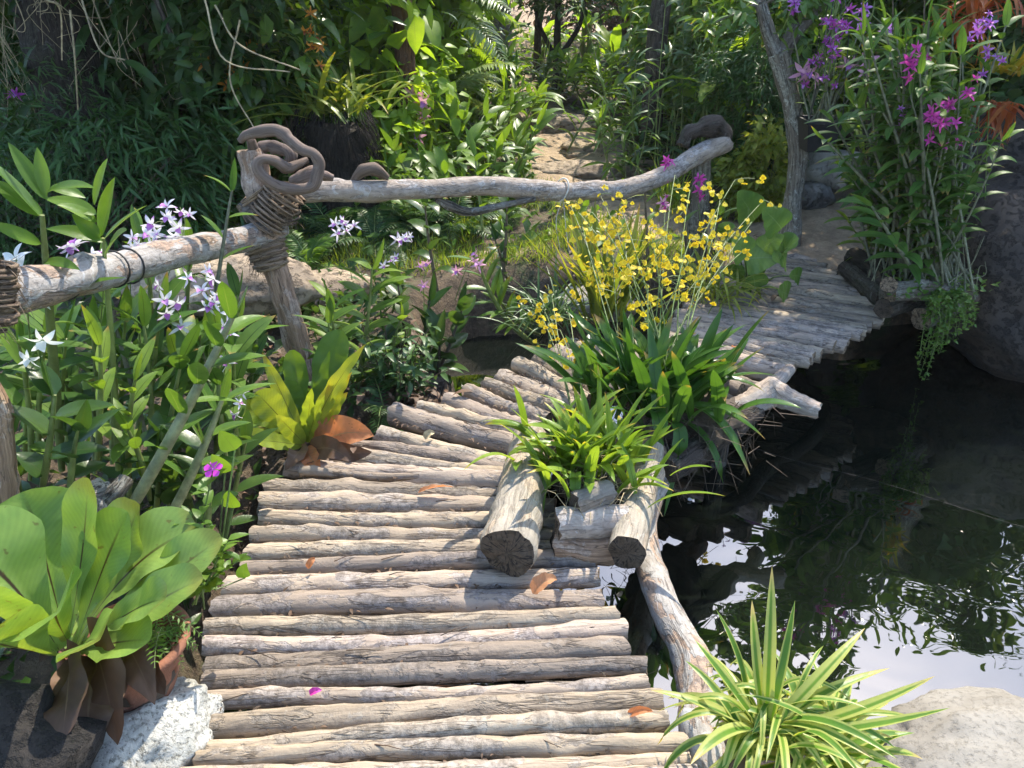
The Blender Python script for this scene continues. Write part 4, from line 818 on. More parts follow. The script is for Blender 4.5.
dendro('dark orchid with tall cane of hanging leaves right behind the inlet orchid',[((440,300,4.1),(425,205,4.1),None,dict(nl=7,L=.22,w=.075,droop=1.2)),((500,300,4.2),(507,205,4.2),None,dict(nl=9,L=.14,w=.05)),((512,300,4.2),(495,240,4.2),None,dict(nl=7,L=.13,w=.05))],'darkl','dstem',group=gM,
  sprays=[([(352,280,3.8),(345,235,3.75),(352,215,3.7)],6,.05,dict(mats=('white','purlip'),spread=.06)),([(400,290,3.9),(402,245,3.9),(412,232,3.9)],4,.05,dict(spread=.05)),([(395,290,3.9),(390,262,3.9),(398,255,3.9)],3,.045,dict(spread=.04))])
dendro('orchid cane leaning out over the inlet from the grassy clump',[((538,345,3.9),(478,262,3.85),(-.05,0,-.12),dict(nl=11,start=.4,L=.17,w=.062,az=.3,r=.013)),((540,335,3.95),(500,300,3.9),(-.02,0,-.05),dict(nl=5,r=.01)),],'mid','stem',group=gM,m=2)
lp=thing('leafy_shrub','low dark small leaved shrub at the inlet edge beside the deck','plant',Q(400,400,3.1),gM); Bs,Bl=MB(),MB(); tp=leaf_tm(.3,'lance',.5,n=4)
for k in range(34):
    a=Q(400+rng.normal(0,12),405,3.12+rng.normal(0,.05)); e=Q(395+rng.normal(0,34),355+rng.normal(0,16),3.1+rng.normal(0,.08)); t=np.linspace(0,1,8)[:,None]; P=a+(e-a)*t+Z3*.02*np.sin(PI*t); tube(Bs,P,.0018,4,False)
    for q in P[2:]: scatterM(Bl,tp,np.repeat(q[None],2,0),rotm(rng.uniform(0,6.28,2),rng.uniform(-.6,.3,2),rng.normal(0,.4,2)),rng.uniform(.05,.085,2))
part(lp,'stem',Bs,M['dstem']); part(lp,'leaves',Bl,M['blue'])
# lime clump in the planter
def strapclump(name,label,cat,base,n,L,w,el,droop,mat,azr=(0,2*PI),spread=.05,kind='strap',group=None,fold=.35,ns=10,extra=None,partname='leaves'):
    o=thing(name,label,cat,base,group); B=MB()
    for k in range(n):
        a=U(*azr); p=base+A(rng.normal(0,spread),rng.normal(0,spread),U(0,.02)); p[:2]+=A(math.cos(a),math.sin(a))*spread*.5
        arc(B,p,a,U(*el),U(*L),U(*w),U(*droop),kind=kind,n=ns,m=1,fold=fold,twist=U(-.5,.5))
    for e in (extra or ()): blade(B,*e[:3],e[3],kind,n=ns,fold=fold)
    part(o,partname,B,M[mat]); return o
pb=lift((588,470),.09)
strapclump('oncidium_orchid','bright lime strap leaved orchid in the near log planter','orchid',pb,135,(.15,.31),(.022,.036),(.85,1.55),(.2,1.4),'strapl',spread=.085,group='strap leaved orchids on the bridge',
  extra=[(pb+A(-.05,-.08,.02),pb+A(-.06,-.2,.2),pb+A(-.06,-.25,-.1),.035),(pb+A(.0,-.08,.02),pb+A(-.01,-.2,.2),pb+A(-.03,-.24,-.05),.03),(pb+A(-.09,-.0,.02),pb+A(-.2,-.04,.1),pb+A(-.26,-.1,.0),.026),(pb+A(-.09,.05,.02),pb+A(-.25,.05,.12),pb+A(-.28,.0,-.02),.026),(pb+A(-.09,.05,.02),pb+A(-.16,-.1,.1),pb+A(-.16,-.2,-.1),.026)])
db=G(652,414,.09)
dk=strapclump('oncidium_orchid','large dark green strap leaved orchid spilling over the pond at the bend','orchid',db+A(-.0,.06,.0),112,(.22,.42),(.04,.058),(.9,1.52),(.1,1.2),'strapd',spread=.1,group='strap leaved orchids on the bridge',ns=12,
  extra=[(db+A(-.02,-.08,.05),db+A(.0,-.2,.16),db+A(-.01,-.24,-.1),.055),(db+A(.05,-.1,.02),db+A(.1,-.2,.08),db+A(.02,-.28,-.26),.055),(db+A(.1,-.02,.05),db+A(.25,-.06,.08),db+A(.4,-.1,-.05),.045),(db+A(.1,-.02,.05),db+A(.22,-.1,.1),db+A(.33,-.2,-.14),.04),(db+A(.1,.04,.05),db+A(.25,.02,.2),db+A(.4,-.02,.1),.035),(db+A(.1,-.05,.0),db+A(.2,-.14,.0),db+A(.24,-.2,-.18),.035),(db+A(.08,.1,.1),db+A(.16,.12,.32),db+A(.17,.1,.02),.03),(db+A(.1,.0,.05),db+A(.26,-.04,.04),db+A(.33,-.08,-.12),.035)])
REST={}
# yellow oncidium sprays rise from the dark clump
def oncspray(o,base,tipp,nb,nf,lab=None,size=.02):
    Bs,Bf=MB(),MB(); tip=Q(*tipp); mid=(base+tip)/2+A(U(-.04,.04),U(-.04,.04),.08); t=np.linspace(0,1,14)[:,None]; P=(1-t)**2*base+2*t*(1-t)*mid+t*t*tip
    tube(Bs,P,[.0032,.0018],5,False); pos=[]
    for k in range(nb):
        q=P[int(5+8*(k+1)/nb)] if nb>1 else P[-1]; d=nrm(A(rng.normal(0,1),rng.normal(0,.6),rng.normal(.25,.5)))*U(.04,.10); t2=np.linspace(0,1,6)[:,None]; R=q+d*t2-Z3*.02*t2**2; tube(Bs,R,[.0015,.0008],4,False)
        for j in range(nf): pos.append(R[rng.integers(1,6)]+rng.normal(0,.02,3))
    s_=part(o,'flower_spray',Bs,M['stemy']); pos=np.array(pos); nn=min(6,len(pos))
    flowers(s_,'onc',('yel','yelb'),pos[:nn],np.tile((0,-.8,.35),(nn,1)),size,.6); REST.setdefault(o.name,(o,[],size))[1].extend(pos[nn:])
for (tx,ty,Yd,nb,nf) in ((592,212,3.3,4,6),(620,205,3.3,4,6),(650,228,3.1,5,6),(665,212,3.2,5,6),(690,240,3.1,4,6),(648,285,2.9,3,5),(690,190,3.4,4,6),(720,200,3.5,5,6),(735,180,3.5,4,5),(715,222,3.3,4,6),(582,225,3.3,3,5),(570,205,3.4,3,4),(752,222,3.6,4,5),(764,200,3.65,3,4),(742,252,3.5,3,5),(728,238,3.4,3,5),(600,195,3.4,4,7),(612,232,3.3,4,7),(578,212,3.35,4,6),(625,245,3.2,3,5),(675,175,3.5,3,4)):
    oncspray(dk,db+A(U(-.12,.1),U(-.08,.1),.1),(tx,ty,Yd),nb,nf)
gR='clumps on the far side of the bridge bend'
fb=Q(605,318,3.85)
fan=strapclump('orchid_fan','stiff upright yellow green fan of strap leaves behind the yellow flowers','orchid',fb,60,(.4,.66),(.022,.036),(1.0,1.5),(.1,.5),'strapy',spread=.05,group=gR,ns=8)
gb=Q(548,325,3.85)
gr_=strapclump('grassy_clump','blue green grassy clump with small yellow flowers above the inlet','plant',gb,90,(.22,.42),(.008,.016),(.5,1.4),(.5,2.0),'blue',spread=.06,group=gR,ns=8)
for (tx,ty,Yd) in ((545,312,3.4),(552,295,3.5),(565,300,3.5),(560,330,3.2),(575,265,3.6),(590,262,3.6),(533,300,3.5)): oncspray(gr_,Q(575,430,2.75) if ty>290 else fb,(tx,ty,Yd),3,6)
B=MB(); 
for k in range(260):
    p=Q(565,330,3.85)+rng.normal(0,.05,3); d=A(rng.normal(0,.08),-.05,-U(.05,.22)); tube(B,[p,p+d*.5+rng.normal(0,.02,3),p+d],[.0016,.0007],3,False)
part(gr_,'hanging_root',B,M['darkroot'])
strapclump('spiky_grass','fine yellow green spiky tuft at the left edge of the far deck','plant',Q(712,300,3.95),90,(.22,.42),(.008,.016),(.3,1.3),(.5,1.8),'strapy',spread=.06,group=gR,ns=8)
for o,pos,size in REST.values():
    B=MB(); flowermass(B,'onc',pos,np.tile((0,-.8,.35),(len(pos),1)),size,.6); q=part(o,'small_flowers',B,[M['yel'],M['yelb']]); q['kind']='stuff'
# rounded leaf plant
rl=thing('broad_leaf_plant','pale green plant with rounded leaves behind the yellow flowers','plant',Q(745,280,4.15),gR); Bs,Bl=MB(),MB()
for (px,py,w,L) in ((742,200,.21,.25),(768,212,.17,.21),(782,240,.17,.2),(755,250,.18,.2),(775,250,.15,.17),(735,240,.16,.18),(778,285,.14,.16),(722,225,.14,.17),(765,235,.12,.15),(748,272,.15,.16),(790,268,.1,.12),(730,265,.14,.15)):
    p=Q(px+6,py+8,4.05+U(-.12,.12)); tube(Bs,cr([Q(748+U(-8,8),300,4.15),(p+Q(748,290,4.15))/2+Z3*.03,p],5),[.006,.004],5,False)
    d=nrm(A(U(-.6,.7),-.3,U(.1,.7))); blade(Bl,p-d*L*.4,p+Z3*.01,p+d*L*.6-Z3*.01,w,'heart',hint=(U(-.3,.2),-.9,.45),n=14,m=4,fold=.12,wave=.006,cup=.1)
part(rl,'stem',Bs,M['stemy']); part(rl,'leaves',Bl,M['broadl'])
# red pink flowers behind far rail end
o=dendro('magenta flowered orchid by the far rail post',[((690,290,4.2),(680,200,4.2),None,dict(nl=6,L=.12)),((705,290,4.2),(720,215,4.2),None,dict(nl=6,L=.12)),((650,290,4.3),(645,190,4.3),None,dict(nl=7,L=.13,w=.03))],'mid','dstem',group=gR,
  sprays=[([(672,200,4.2),(668,170,4.2),(668,156,4.2)],4,.045,dict(mats=('mag','maglip'))),([(700,220,4.2),(698,190,4.15),(700,175,4.15)],6,.05,dict(mats=('mag','maglip'))),([(640,235,4.1),(660,210,4.05),(668,195,4.05)],4,.04,dict(mats=('pink','maglip')))])
# spider plant
sb=Q(765,735,1.16)
o=strapclump('spider_plant','cream striped spider plant on the rocky pond edge in front','plant',sb,62,(.17,.34),(.012,.021),(.35,1.4),(.9,2.3),'spider',spread=.035,ns=14,fold=.4)
B=MB()
for k in range(60):
    b=sb+A(.11,-.05,-.03); a=U(0,2*PI); arc(B,b+A(rng.normal(0,.03),rng.normal(0,.03),0),a,U(.3,1.3),U(.16,.32),U(.015,.025),U(.7,1.9),kind='strap',n=14,fold=.4,twist=U(-.5,.5))
for (c,t,w) in ((A(-.02,0,.2),Q(772,566,1.3),.026),(A(-.05,0,.2),Q(752,600,1.28),.022),(A(.01,0,.15),Q(795,600,1.28),.02),(A(.08,0,.15),Q(865,628,1.3),.028),(A(.06,0,.12),Q(890,668,1.25),.026),(A(.14,-.05,.1),Q(935,676,1.16),.028),(A(.14,-.08,.1),Q(950,708,1.08),.024),(A(-.1,0,.16),Q(695,640,1.25),.025),(A(-.13,0,.1),Q(650,690,1.2),.024),(A(-.1,-.05,.12),Q(690,765,1.0),.03)):
    blade(B,sb,sb+c,t,w,'strap',n=16,fold=.4)
part(o,'offset_leaves',B,M['spider'])
B=MB(); blade(B,sb+A(-.04,-.03,0),sb+A(-.1,-.08,.03),sb+A(-.13,-.12,-.06),.05,'lance',hint=(0,-.6,.6),n=8,fold=.4); blade(B,sb+A(.04,-.03,0),sb+A(.02,-.08,.05),sb+A(-.02,-.1,.0),.03,'lance',hint=(0,-.6,.6),n=8,fold=.4); part(o,'dead_leaf',B,M['dryd'])
# tall magenta orchid clump at right
cb=G(925,282,.12); big=thing('orchid_clump','tall shaded orchid clump of many pale canes with magenta flowers by the boulder','orchid',cb)
Bs,Bl=MB(),MB()
for k in range(88):
    Bs,Bl=MB(),MB(); b=cb+A(rng.normal(0,.10),rng.normal(0,.11),0); px=918+rng.normal(0,40); py=U(20,215); e=Q(px,py,cb[1]+rng.normal(.05,.2))
    cane(Bs,Bl,b,e,(rng.normal(0,.03),rng.normal(0,.03),0),r=U(.0045,.0085),nl=rng.integers(11,17),L=U(.14,.21),w=U(.038,.056),start=.4 if k<54 else .22,droop=1.,n=6)
    cn=part(big,'cane',Bs,M['canegrey']); part(cn,'leaves',Bl,M['orch'])
B=MB()
for k in range(70):
    b=cb+A(rng.normal(0,.11),rng.normal(0,.11),U(0,.1)); e=b+A(rng.normal(0,.07),rng.normal(0,.07),U(.1,.4)); tube(B,cr([b,(b+e)/2+rng.normal(0,.03,3),e],4),[.003,.0015],5,False)
part(big,'bare_root',B,M['canegrey'])
for (pts,nf,sz) in (([(930,240,3.9),(940,170,3.75),(945,120,3.7),(962,98,3.7)],9,.055),([(925,240,3.9),(925,170,3.7),(932,130,3.65),(935,112,3.65)],10,.055),([(915,240,3.9),(912,120,3.75),(915,70,3.7),(918,55,3.7)],7,.055),([(950,240,3.9),(968,110,3.7),(972,75,3.7)],2,.05),([(955,240,3.9),(955,160,3.7),(948,142,3.7)],3,.04)):
    spray(big,pts,nf,sz*.7,mats=('mag','maglip'),spread=.06,from_=.6)
for (pts,nf,sz) in (([(975,200,4.0),(980,90,3.9),(978,35,3.8),(985,20,3.8)],9,.06),([(900,200,4.0),(905,140,3.8),(902,105,3.8)],5,.05),([(985,200,4.0),(990,80,3.85),(990,50,3.8)],5,.055)):
    spray(big,pts,nf,sz*.55,mats=('violet','vio2'),spread=.07,from_=.65)
# creeper
cr_=thing('trailing_creeper','small leaved creeper trailing from the right planter down to black water','creeper',G(950,285,.1)); Bs,Bl=MB(),MB(); tp=leaf_tm(.55,'ovate',.3,n=3)
for k in range(30):
    a=G(945+rng.normal(0,12),290+rng.normal(0,5),.15); x=U(918,975); e=Q(x,U(310,385) if x<935 else U(300,360),a[1]-.1+rng.normal(0,.05)); t=np.linspace(0,1,26)[:,None]; c=A(e[0],a[1]-.08,a[2]+.06); P=(1-t)**2*a+2*t*(1-t)*c+t*t*e; tube(Bs,P,.0016,4,False)
    for q in P[2:]: scatterM(Bl,tp,q+rng.normal(0,.006,(3,3)),rotm(rng.uniform(0,6.28,3),rng.uniform(-.9,.5,3),rng.normal(0,.5,3)),rng.uniform(.014,.028,3))
for k in range(420):
    q=G(935+rng.normal(0,22),288+rng.normal(0,8),.14)+A(0,0,U(0,.06)); scatterM(Bl,tp,q[None],rotm([U(0,6.28)],[U(-.3,.9)],[U(-.5,.5)]),U(.02,.04))
part(cr_,'stem',Bs,M['stemy']); part(cr_,'leaves',Bl,M['mid'])
# ------------------------------------------------------------------ background planting
def crownB(B,c,rad,ncl,nlf,size,tm,sig=.16,pitch=(-.35,.5),hollow=.55,mat=None,up=False,rnd=None):
    c=np.asarray(c,float); rad=np.asarray(rad,float)
    u=nrm(rng.normal(0,1,(ncl,3))); r=rng.uniform(hollow**3,1,ncl)**(1/3); lump=1+.28*np.sin(u[:,0]*5+u[:,2]*4+U(0,6))+.15*np.sin(u[:,1]*9+U(0,6))
    cc=u*(r*lump)[:,None]
    P=np.repeat(cc,nlf,0)+rng.normal(0,sig,(ncl*nlf,3))*np.repeat(rng.uniform(.6,1.5,(ncl,1)),nlf,0)
    if up: P=P[P[:,2]>-.6]
    N=len(P); out=np.arctan2(P[:,1],P[:,0])+rng.normal(0,.9,N)
    rn=np.clip(np.repeat(rng.uniform(0,1,ncl),nlf)[:N]*.6+rng.uniform(0,.4,N),0,1) if rnd is None else rnd
    scatterM(B,tm,P*rad+c,rotm(out,rng.normal(pitch[0],pitch[1],N),rng.normal(0,.6,N)),size*rng.uniform(.65,1.2,N),mat,rn)
    return cc*rad+c
def limbs(B,base,cc,r,k=14,mid=None):
    base=np.asarray(base,float); idx=rng.permutation(len(cc))[:k]; ctr=cc.mean(0) if mid is None else np.asarray(mid)
    for i in idx:
        e=cc[i]; m=base*.4+ctr*.35+e*.25+rng.normal(0,.05*np.linalg.norm(e-base),3)
        tube(B,cr([base,m,e],6),[r,r*.6,r*.2],6,False,rough=.1)
L_lance=leaf_tm(.3,'lance',.5,n=4); L_ov=leaf_tm(.52,'ovate',.45,n=4); L_need=leaf_tm(.1,'needle',.35,n=2); L_small=leaf_tm(.5,'ovate',.3,n=2); L_thin=leaf_tm(.14,'lance',.6,n=3)
L_low=leaf_tm(.4,'lance',.4,n=2)
L_long=leaf_tm(.2,"lance",.9,n=5)
def shrub(label,loc,rad,h0,ncl,nlf,size,tm,mat,smat='dstem',name='shrub',cat='shrub',group=None,nst=16,**k):
    loc=np.asarray(loc,float); o=thing(name,label,cat,loc,group); B=MB(); c=loc+A(0,0,h0); cc=crownB(B,c,rad,ncl,nlf,size,tm,**k); Bs=MB()
    limbs(Bs,loc-Z3*.05,cc,.02*max(rad),nst,c); part(o,'stem',Bs,M[smat]); part(o,'foliage',B,M[mat]); return o
def tree(label,pts,rads,crowns,mat,tmat,name='tree',cat='tree',group=None,tm=L_lance,limbr=.05,rough=.12,knots=6,ns=14,nl=16,extra=None):
    """trunk through pts; crowns: (centre, radii, clumps, leaves, size)"""
    pts=[np.asarray(p,float) for p in pts]; o=thing(name,label,cat,pts[0],group); B=MB(); tube(B,cr(pts,7),rads,ns,True,rough=rough,knots=knots)
    Bc=MB(); 
    for cw in crowns:
        c,rad,ncl,nlf,sz=cw[:5]; cc=crownB(Bc,c,rad,ncl,nlf,sz,tm,sig=.13); limbs(B,pts[-1],cc,limbr,nl,c)
    part(o,'trunk',B,M[tmat]); 
    if crowns: part(o,'crown',Bc,M[mat])
    return o
def gingerclump(label,loc,n,h,L,w,mat,spread=.25,group=None,lean=.35,nl=9,name='ginger_plant',cat='plant',kind='lance'):
    loc=np.asarray(loc,float); o=thing(name,label,cat,loc,group)
    for k in range(n):
        Bs,Bl=MB(),MB(); b=loc+A(rng.normal(0,spread),rng.normal(0,spread),0); hh=h*U(.6,1.1); e=b+A(rng.normal(0,lean),rng.normal(0,lean),1)*hh
        cane(Bs,Bl,b,e,(0,0,.1*hh),r=.009,nl=nl,L=L,w=w,start=.25,droop=.8,n=6,kind=kind)
        cn=part(o,'cane',Bs,M['stem']); part(cn,'leaves',Bl,M[mat])
    return o
def fernclump(label,loc,n,L,lm,mat,el=(.3,1.2),droop=.9,nl=22,group=None,tm=L_thin,name='fern',azr=(0,2*PI),cat='fern',vang=62):
    loc=np.asarray(loc,float); o=thing(name,label,cat,loc,group); Bs,Bl=MB(),MB()
    for k in range(n):
        a=U(*azr); e=U(*el); l=L*U(.7,1.1); d=A(math.cos(a)*math.cos(e),math.sin(a)*math.cos(e),math.sin(e)); p1=loc+d*l*.55; e2=e-droop; d2=A(math.cos(a)*math.cos(e2),math.sin(a)*math.cos(e2),math.sin(e2)); frond(Bs,Bl,loc,p1,p1+d2*l*.5,nl,lm,tm,.004,vang)
    part(o,'stem',Bs,M['stemy']); part(o,'fronds',Bl,M[mat]); return o
def bigleaf(label,loc,n,h,L,w,mat,name='banana_plant',cat='plant',group=None,azr=(0,2*PI),el=(.5,1.4),droop=(.6,1.6)):
    loc=np.asarray(loc,float); o=thing(name,label,cat,loc,group); Bs,Bl=MB(),MB()
    for k in range(n):
        a=U(*azr); e=loc+A(math.cos(a)*.12*h,math.sin(a)*.12*h,h*U(.5,1.)); tube(Bs,cr([loc+rng.normal(0,.03,3)*A(1,1,0),(loc+e)/2+rng.normal(0,.02,3),e],5),[.02,.01],7,False)
        arc(Bl,e,a,U(*el),L*U(.75,1.1),w*U(.8,1.1),U(*droop),kind='ovate',n=12,m=3,fold=.2,wave=.015,twist=U(-.3,.3))
    part(o,'stalk',Bs,M['stem']); part(o,'leaves',Bl,M[mat]); return o
gB='shrubs in the garden behind the bridge'; gT='trees rising out of the picture'; gF='ferns behind the handrail'; gG='broad leaved plants along the garden path'
# --- trees (trunks in view, crowns above)
tA=at(105,5.6)
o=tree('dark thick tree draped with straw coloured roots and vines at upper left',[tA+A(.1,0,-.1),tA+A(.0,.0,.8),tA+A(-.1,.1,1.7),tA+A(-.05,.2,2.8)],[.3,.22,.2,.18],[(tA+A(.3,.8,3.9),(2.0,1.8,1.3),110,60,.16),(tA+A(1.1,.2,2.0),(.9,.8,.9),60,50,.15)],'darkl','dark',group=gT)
B=MB()
for k in range(90):
    x=U(-.5,.45); p=tA+A(x,U(-.4,-.05),U(1.5,2.3)); l=U(.2,.8) if k%4 else U(.6,1.3); q=p+A(rng.normal(0,.22),rng.normal(0,.08)-.05,-l)
    tube(B,cr([p,p*.6+q*.4+rng.normal(0,.12,3),p*.3+q*.7+rng.normal(0,.1,3),q],6),[U(.002,.005),.0015],5,False)
for (a,b,c_) in (((205,0,4.9),(225,60,4.8),(290,72,4.9)),((215,5,4.9),(240,45,4.8),(300,70,4.8)),((70,10,4.7),(75,60,4.7),(78,110,4.8)),((80,-5,4.8),(100,50,4.7),(125,60,4.8)),((240,20,5),(230,80,5),(255,130,5)),((45,0,4.6),(60,10,4.7),(62,60,4.8))):
    tube(B,cr([Q(*a),Q(*b),Q(*c_)],8),[.006,.004],6,False)
part(o,'hanging_root',B,M['root'])
tB=at(-10,4.6)
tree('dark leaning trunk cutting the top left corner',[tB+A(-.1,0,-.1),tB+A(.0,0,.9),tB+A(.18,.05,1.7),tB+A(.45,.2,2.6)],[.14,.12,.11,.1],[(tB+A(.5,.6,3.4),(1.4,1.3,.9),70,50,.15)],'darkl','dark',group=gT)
tC=at(412,6.6)
tree('slim reddish brown trunk hung with pink white orchids behind the handrail',[tC+A(0,0,-.1),tC+A(.0,0,1.0),tC+A(.03,0,2.0),tC+A(.06,0,3.2)],[.085,.075,.07,.06],[(tC+A(-.6,.9,4.9),(.9,.9,.6),30,40,.16)],'vinel','redtrunk',group=gT,tm=L_ov)
o=thing('hanging_orchid','string of pale pink orchids hanging on the slim reddish trunk','orchid',Q(418,110,6.4)); spray(o,[(410,85,6.45),(418,100,6.35),(420,125,6.3),(424,150,6.3)],7,.085,mats=('pink','purlip'),spread=.06,from_=.05)
tD=at(445,11.5); tree('shaggy dark trunk wrapped in creeper beyond the pale fronds',[tD+A(0,0,-.2),tD+A(0,0,2.),tD+A(.1,0,4.5)],[.42,.36,.3],[(tD+A(-1.,2.8,7.5),(1.8,1.6,1.2),45,40,.25)],'darkl','dark',group=gT)
B=MB(); cc=crownB(B,tD+A(.0,-.1,1.2),(.55,.5,1.5),50,50,.14,L_ov,sig=.14); o=thing('climbing_vine','leafy creeper climbing the shaggy dark trunk','vine',tD); part(o,'foliage',B,M['fern'])
tE=at(490,13.5); tree('broad pale grey trunk standing at the top centre',[tE+A(0,0,-.2),tE+A(0,0,2.),tE+A(.1,0,5)],[.36,.32,.3],[(tE+A(-.3,2.5,8.),(1.8,1.8,1.2),40,40,.25)],'darkl','trunk',group=gT)
tF=at(556,10.2); c0=tF+A(0,0,.38)
o=thing('tree','small dark tree forking into three stems above the path','tree',tF,gT); B,Bc=MB(),MB(); tube(B,cr([tF-Z3*.1,tF+A(.02,0,.2),c0],6),[.075,.06,.055],12,True,rough=.15,knots=3)
for (e_,r) in ((A(-.27,.1,.7),.03),(A(.0,0,.8),.045),(A(.3,-.1,.62),.032)): tube(B,cr([c0-Z3*.05,c0+e_*.5+A(e_[0]*.3,0,0),c0+e_],7),[r,r*.7],10,True,rough=.15)
cc=crownB(Bc,tF+A(.1,0,1.35),(.95,.8,.45),80,60,.1,L_small); limbs(B,c0+A(0,0,.75),cc,.02,16); part(o,'trunk',B,M['black_']); part(o,'crown',Bc,M['darkl'])
tG=at(536,11.2); tree('thin dark stem just left of the small forking tree',[tG-Z3*.1,tG+A(.03,0,1.2),tG+A(.0,0,2.6)],[.055,.045,.04],[(tG+A(-.1,.4,3.3),(.7,.7,.4),24,40,.16)],'darkl','dark',group=gT)
tH=at(650,7.4); tree('dark upright trunk among reeds right of the path',[tH-Z3*.1,tH+A(-.02,0,1.),tH+A(.03,0,2.),tH+A(.03,0,3.6)],[.1,.085,.08,.06],[],'darkl','dark',group=gT,knots=9)
tI=Q(788,243,5.25)
tI[2]=float(hgt(tI[0],tI[1]))
pp=lambda x,y,d=0.: Q(x,y,5.25+d)
o=thing('tree','thin grey bent tree with rim lit bark beside the hanging pot','tree',tI,gT); B,Bc=MB(),MB()
tube(B,cr([pp(786,262),pp(789,238),pp(793,200),pp(797,160),pp(794,120),pp(786,80),pp(778,52)],7),[.1,.08,.058,.054,.055,.06,.065],16,True,rough=.1,knots=5)
tube(B,cr([pp(778,60),pp(800,25),pp(845,-25),pp(880,-60)],7),[.055,.045,.03],12,False,rough=.1); tube(B,cr([pp(778,60),pp(765,20),pp(750,-40)],7),[.05,.04,.03],12,False,rough=.1); 
for (c_,rd,a_,b_) in ((pp(985,-140,1.0),(.9,.8,.5),60,45),(pp(768,4,.1),(.36,.3,.2),20,26)): cc=crownB(Bc,c_,rd,a_,b_,.11,L_lance); limbs(B,pp(870,-50),cc,.02,10)
part(o,'trunk',B,M['trunk']); part(o,'crown',Bc,M['mid'])
# canopy trees right and behind the pond (their reflections and shade reach the water)
for (x,y,h,R_,n_,lb) in ((5.6,6.6,3.2,1.5,90,'dark bushy tree at the far right beyond the boulders'),(3.9,8.4,3.0,1.7,110,'dense dark tree behind the orange bromeliads'),(7.2,4.6,3.4,1.6,90,'shade tree right of the pond outside the bridge view'),(3.3,9.8,2.4,1.1,70,'dark round tree behind the thin bent tree')):
    b=A(x,y,float(hgt(x,y))); tree(lb,[b-Z3*.1,b+A(.05,0,h*.35),b+A(0,0,h*.6)],[.13,.11,.09],[(b+A(0,0,h*.72),(R_,R_,h*.36),n_,55,.17)],'darkl','dark',group=gT)
# --- left dark shrubs
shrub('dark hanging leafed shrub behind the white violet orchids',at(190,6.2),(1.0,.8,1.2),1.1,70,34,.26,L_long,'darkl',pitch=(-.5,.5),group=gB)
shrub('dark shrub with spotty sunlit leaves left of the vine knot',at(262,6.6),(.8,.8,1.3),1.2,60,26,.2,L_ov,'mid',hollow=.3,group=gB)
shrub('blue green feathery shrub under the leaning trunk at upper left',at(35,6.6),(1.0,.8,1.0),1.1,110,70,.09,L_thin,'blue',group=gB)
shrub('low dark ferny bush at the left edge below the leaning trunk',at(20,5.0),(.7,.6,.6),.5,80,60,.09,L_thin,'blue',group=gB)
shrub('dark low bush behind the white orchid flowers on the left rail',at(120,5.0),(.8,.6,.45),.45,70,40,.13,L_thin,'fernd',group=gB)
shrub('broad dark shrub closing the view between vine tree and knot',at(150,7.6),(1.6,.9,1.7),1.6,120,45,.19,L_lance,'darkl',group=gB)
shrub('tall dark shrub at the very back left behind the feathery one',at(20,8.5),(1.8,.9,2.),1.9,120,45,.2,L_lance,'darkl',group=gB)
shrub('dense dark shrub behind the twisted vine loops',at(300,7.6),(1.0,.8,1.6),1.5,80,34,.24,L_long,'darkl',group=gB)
shrub('sunlit bush with pale spotted leaves right of the vine loops',at(300,5.9),(.32,.4,.7),.65,42,40,.11,L_ov,'mid',group=gB)
# black fuzzy tree fern trunk w/ strappy epiphyte
tf=at(345,5.6); o=thing('tree_fern_stump','black fibrous stump topped with a brownish strap fern behind the knot','stump',tf); B=MB(); tube(B,cr([tf-Z3*.1,tf+A(0,0,.35),tf+A(.0,0,.72)],6),[.22,.24,.17],24,True,rough=.35,knots=12); part(o,'trunk',B,M['black_'])
B=MB()
for k in range(1500):
    a=U(0,6.28); p=tf+A(math.cos(a)*.24,math.sin(a)*.24,U(.05,.85)); q=p+A(math.cos(a)*.06,math.sin(a)*.06,-U(.05,.2)); tube(B,[p,q],[.003,.001],3,False)
part(o,'fibre',B,M['black_']); B=MB()
for k in range(60): arc(B,tf+A(rng.normal(0,.12),rng.normal(0,.12),.8),U(0,6.28),U(.3,1.5),U(.4,.75),U(.025,.04),U(.5,1.6),kind='strap',fold=.3)
part(o,'strap_leaves',B,M['strapy'])
def flowersonly(label,px,py,Yd,n,sp_,size,mats,name='flower_cluster',cat='flowers',kind='dendro'):
    c=Q(px,py,Yd); o=thing(name,label,cat,c); Bs,Bf=MB(),MB(); P=c+rng.normal(0,1,(n,3))*sp_; 
    st=c-Z3*sp_[2]*2.5+A(0,.1,0)
    tube(Bs,cr([st,c,c+Z3*sp_[2]*1.3],5),[.006,.003],5,False)
    for p in P: tube(Bs,[c,(c+p)/2,p+A(0,.01,0)],[.003,.002],4,False)
    part(o,'stem',Bs,M['stemy']); flowers(o,kind,mats,P,np.tile((0,-.9,.2),(n,1)),size,.6)
flowersonly('orange orchid cluster glowing in front of the dark left shrubs',232,70,5.6,16,A(.07,.05,.08),.06,('orf','orange'))
flowersonly('smaller orange orchid spike beside the backlit leaves',316,40,5.6,9,A(.04,.04,.07),.06,('orf','orange'))
flowersonly('deep violet flower spray hanging at the top right of the bent tree',833,25,4.9,30,A(.045,.05,.13),.042,('vio2','violet'))
flowersonly('violet flowers just left of the hanging spray at the top',792,6,5.,7,A(.05,.05,.05),.042,('violet','vio2'))
flowersonly('pale violet blossoms above the shaded orchid clump',872,15,4.6,6,A(.07,.05,.05),.045,('violet','vio2'))
flowersonly('tiny purple flower in the dark ferns at far left',12,97,5.,2,A(.02,.02,.02),.045,('vio2','violet'))
flowersonly('white pink orchid pair beside the thin bent tree',816,78,5.,4,A(.06,.03,.04),.075,('pink','purlip'))
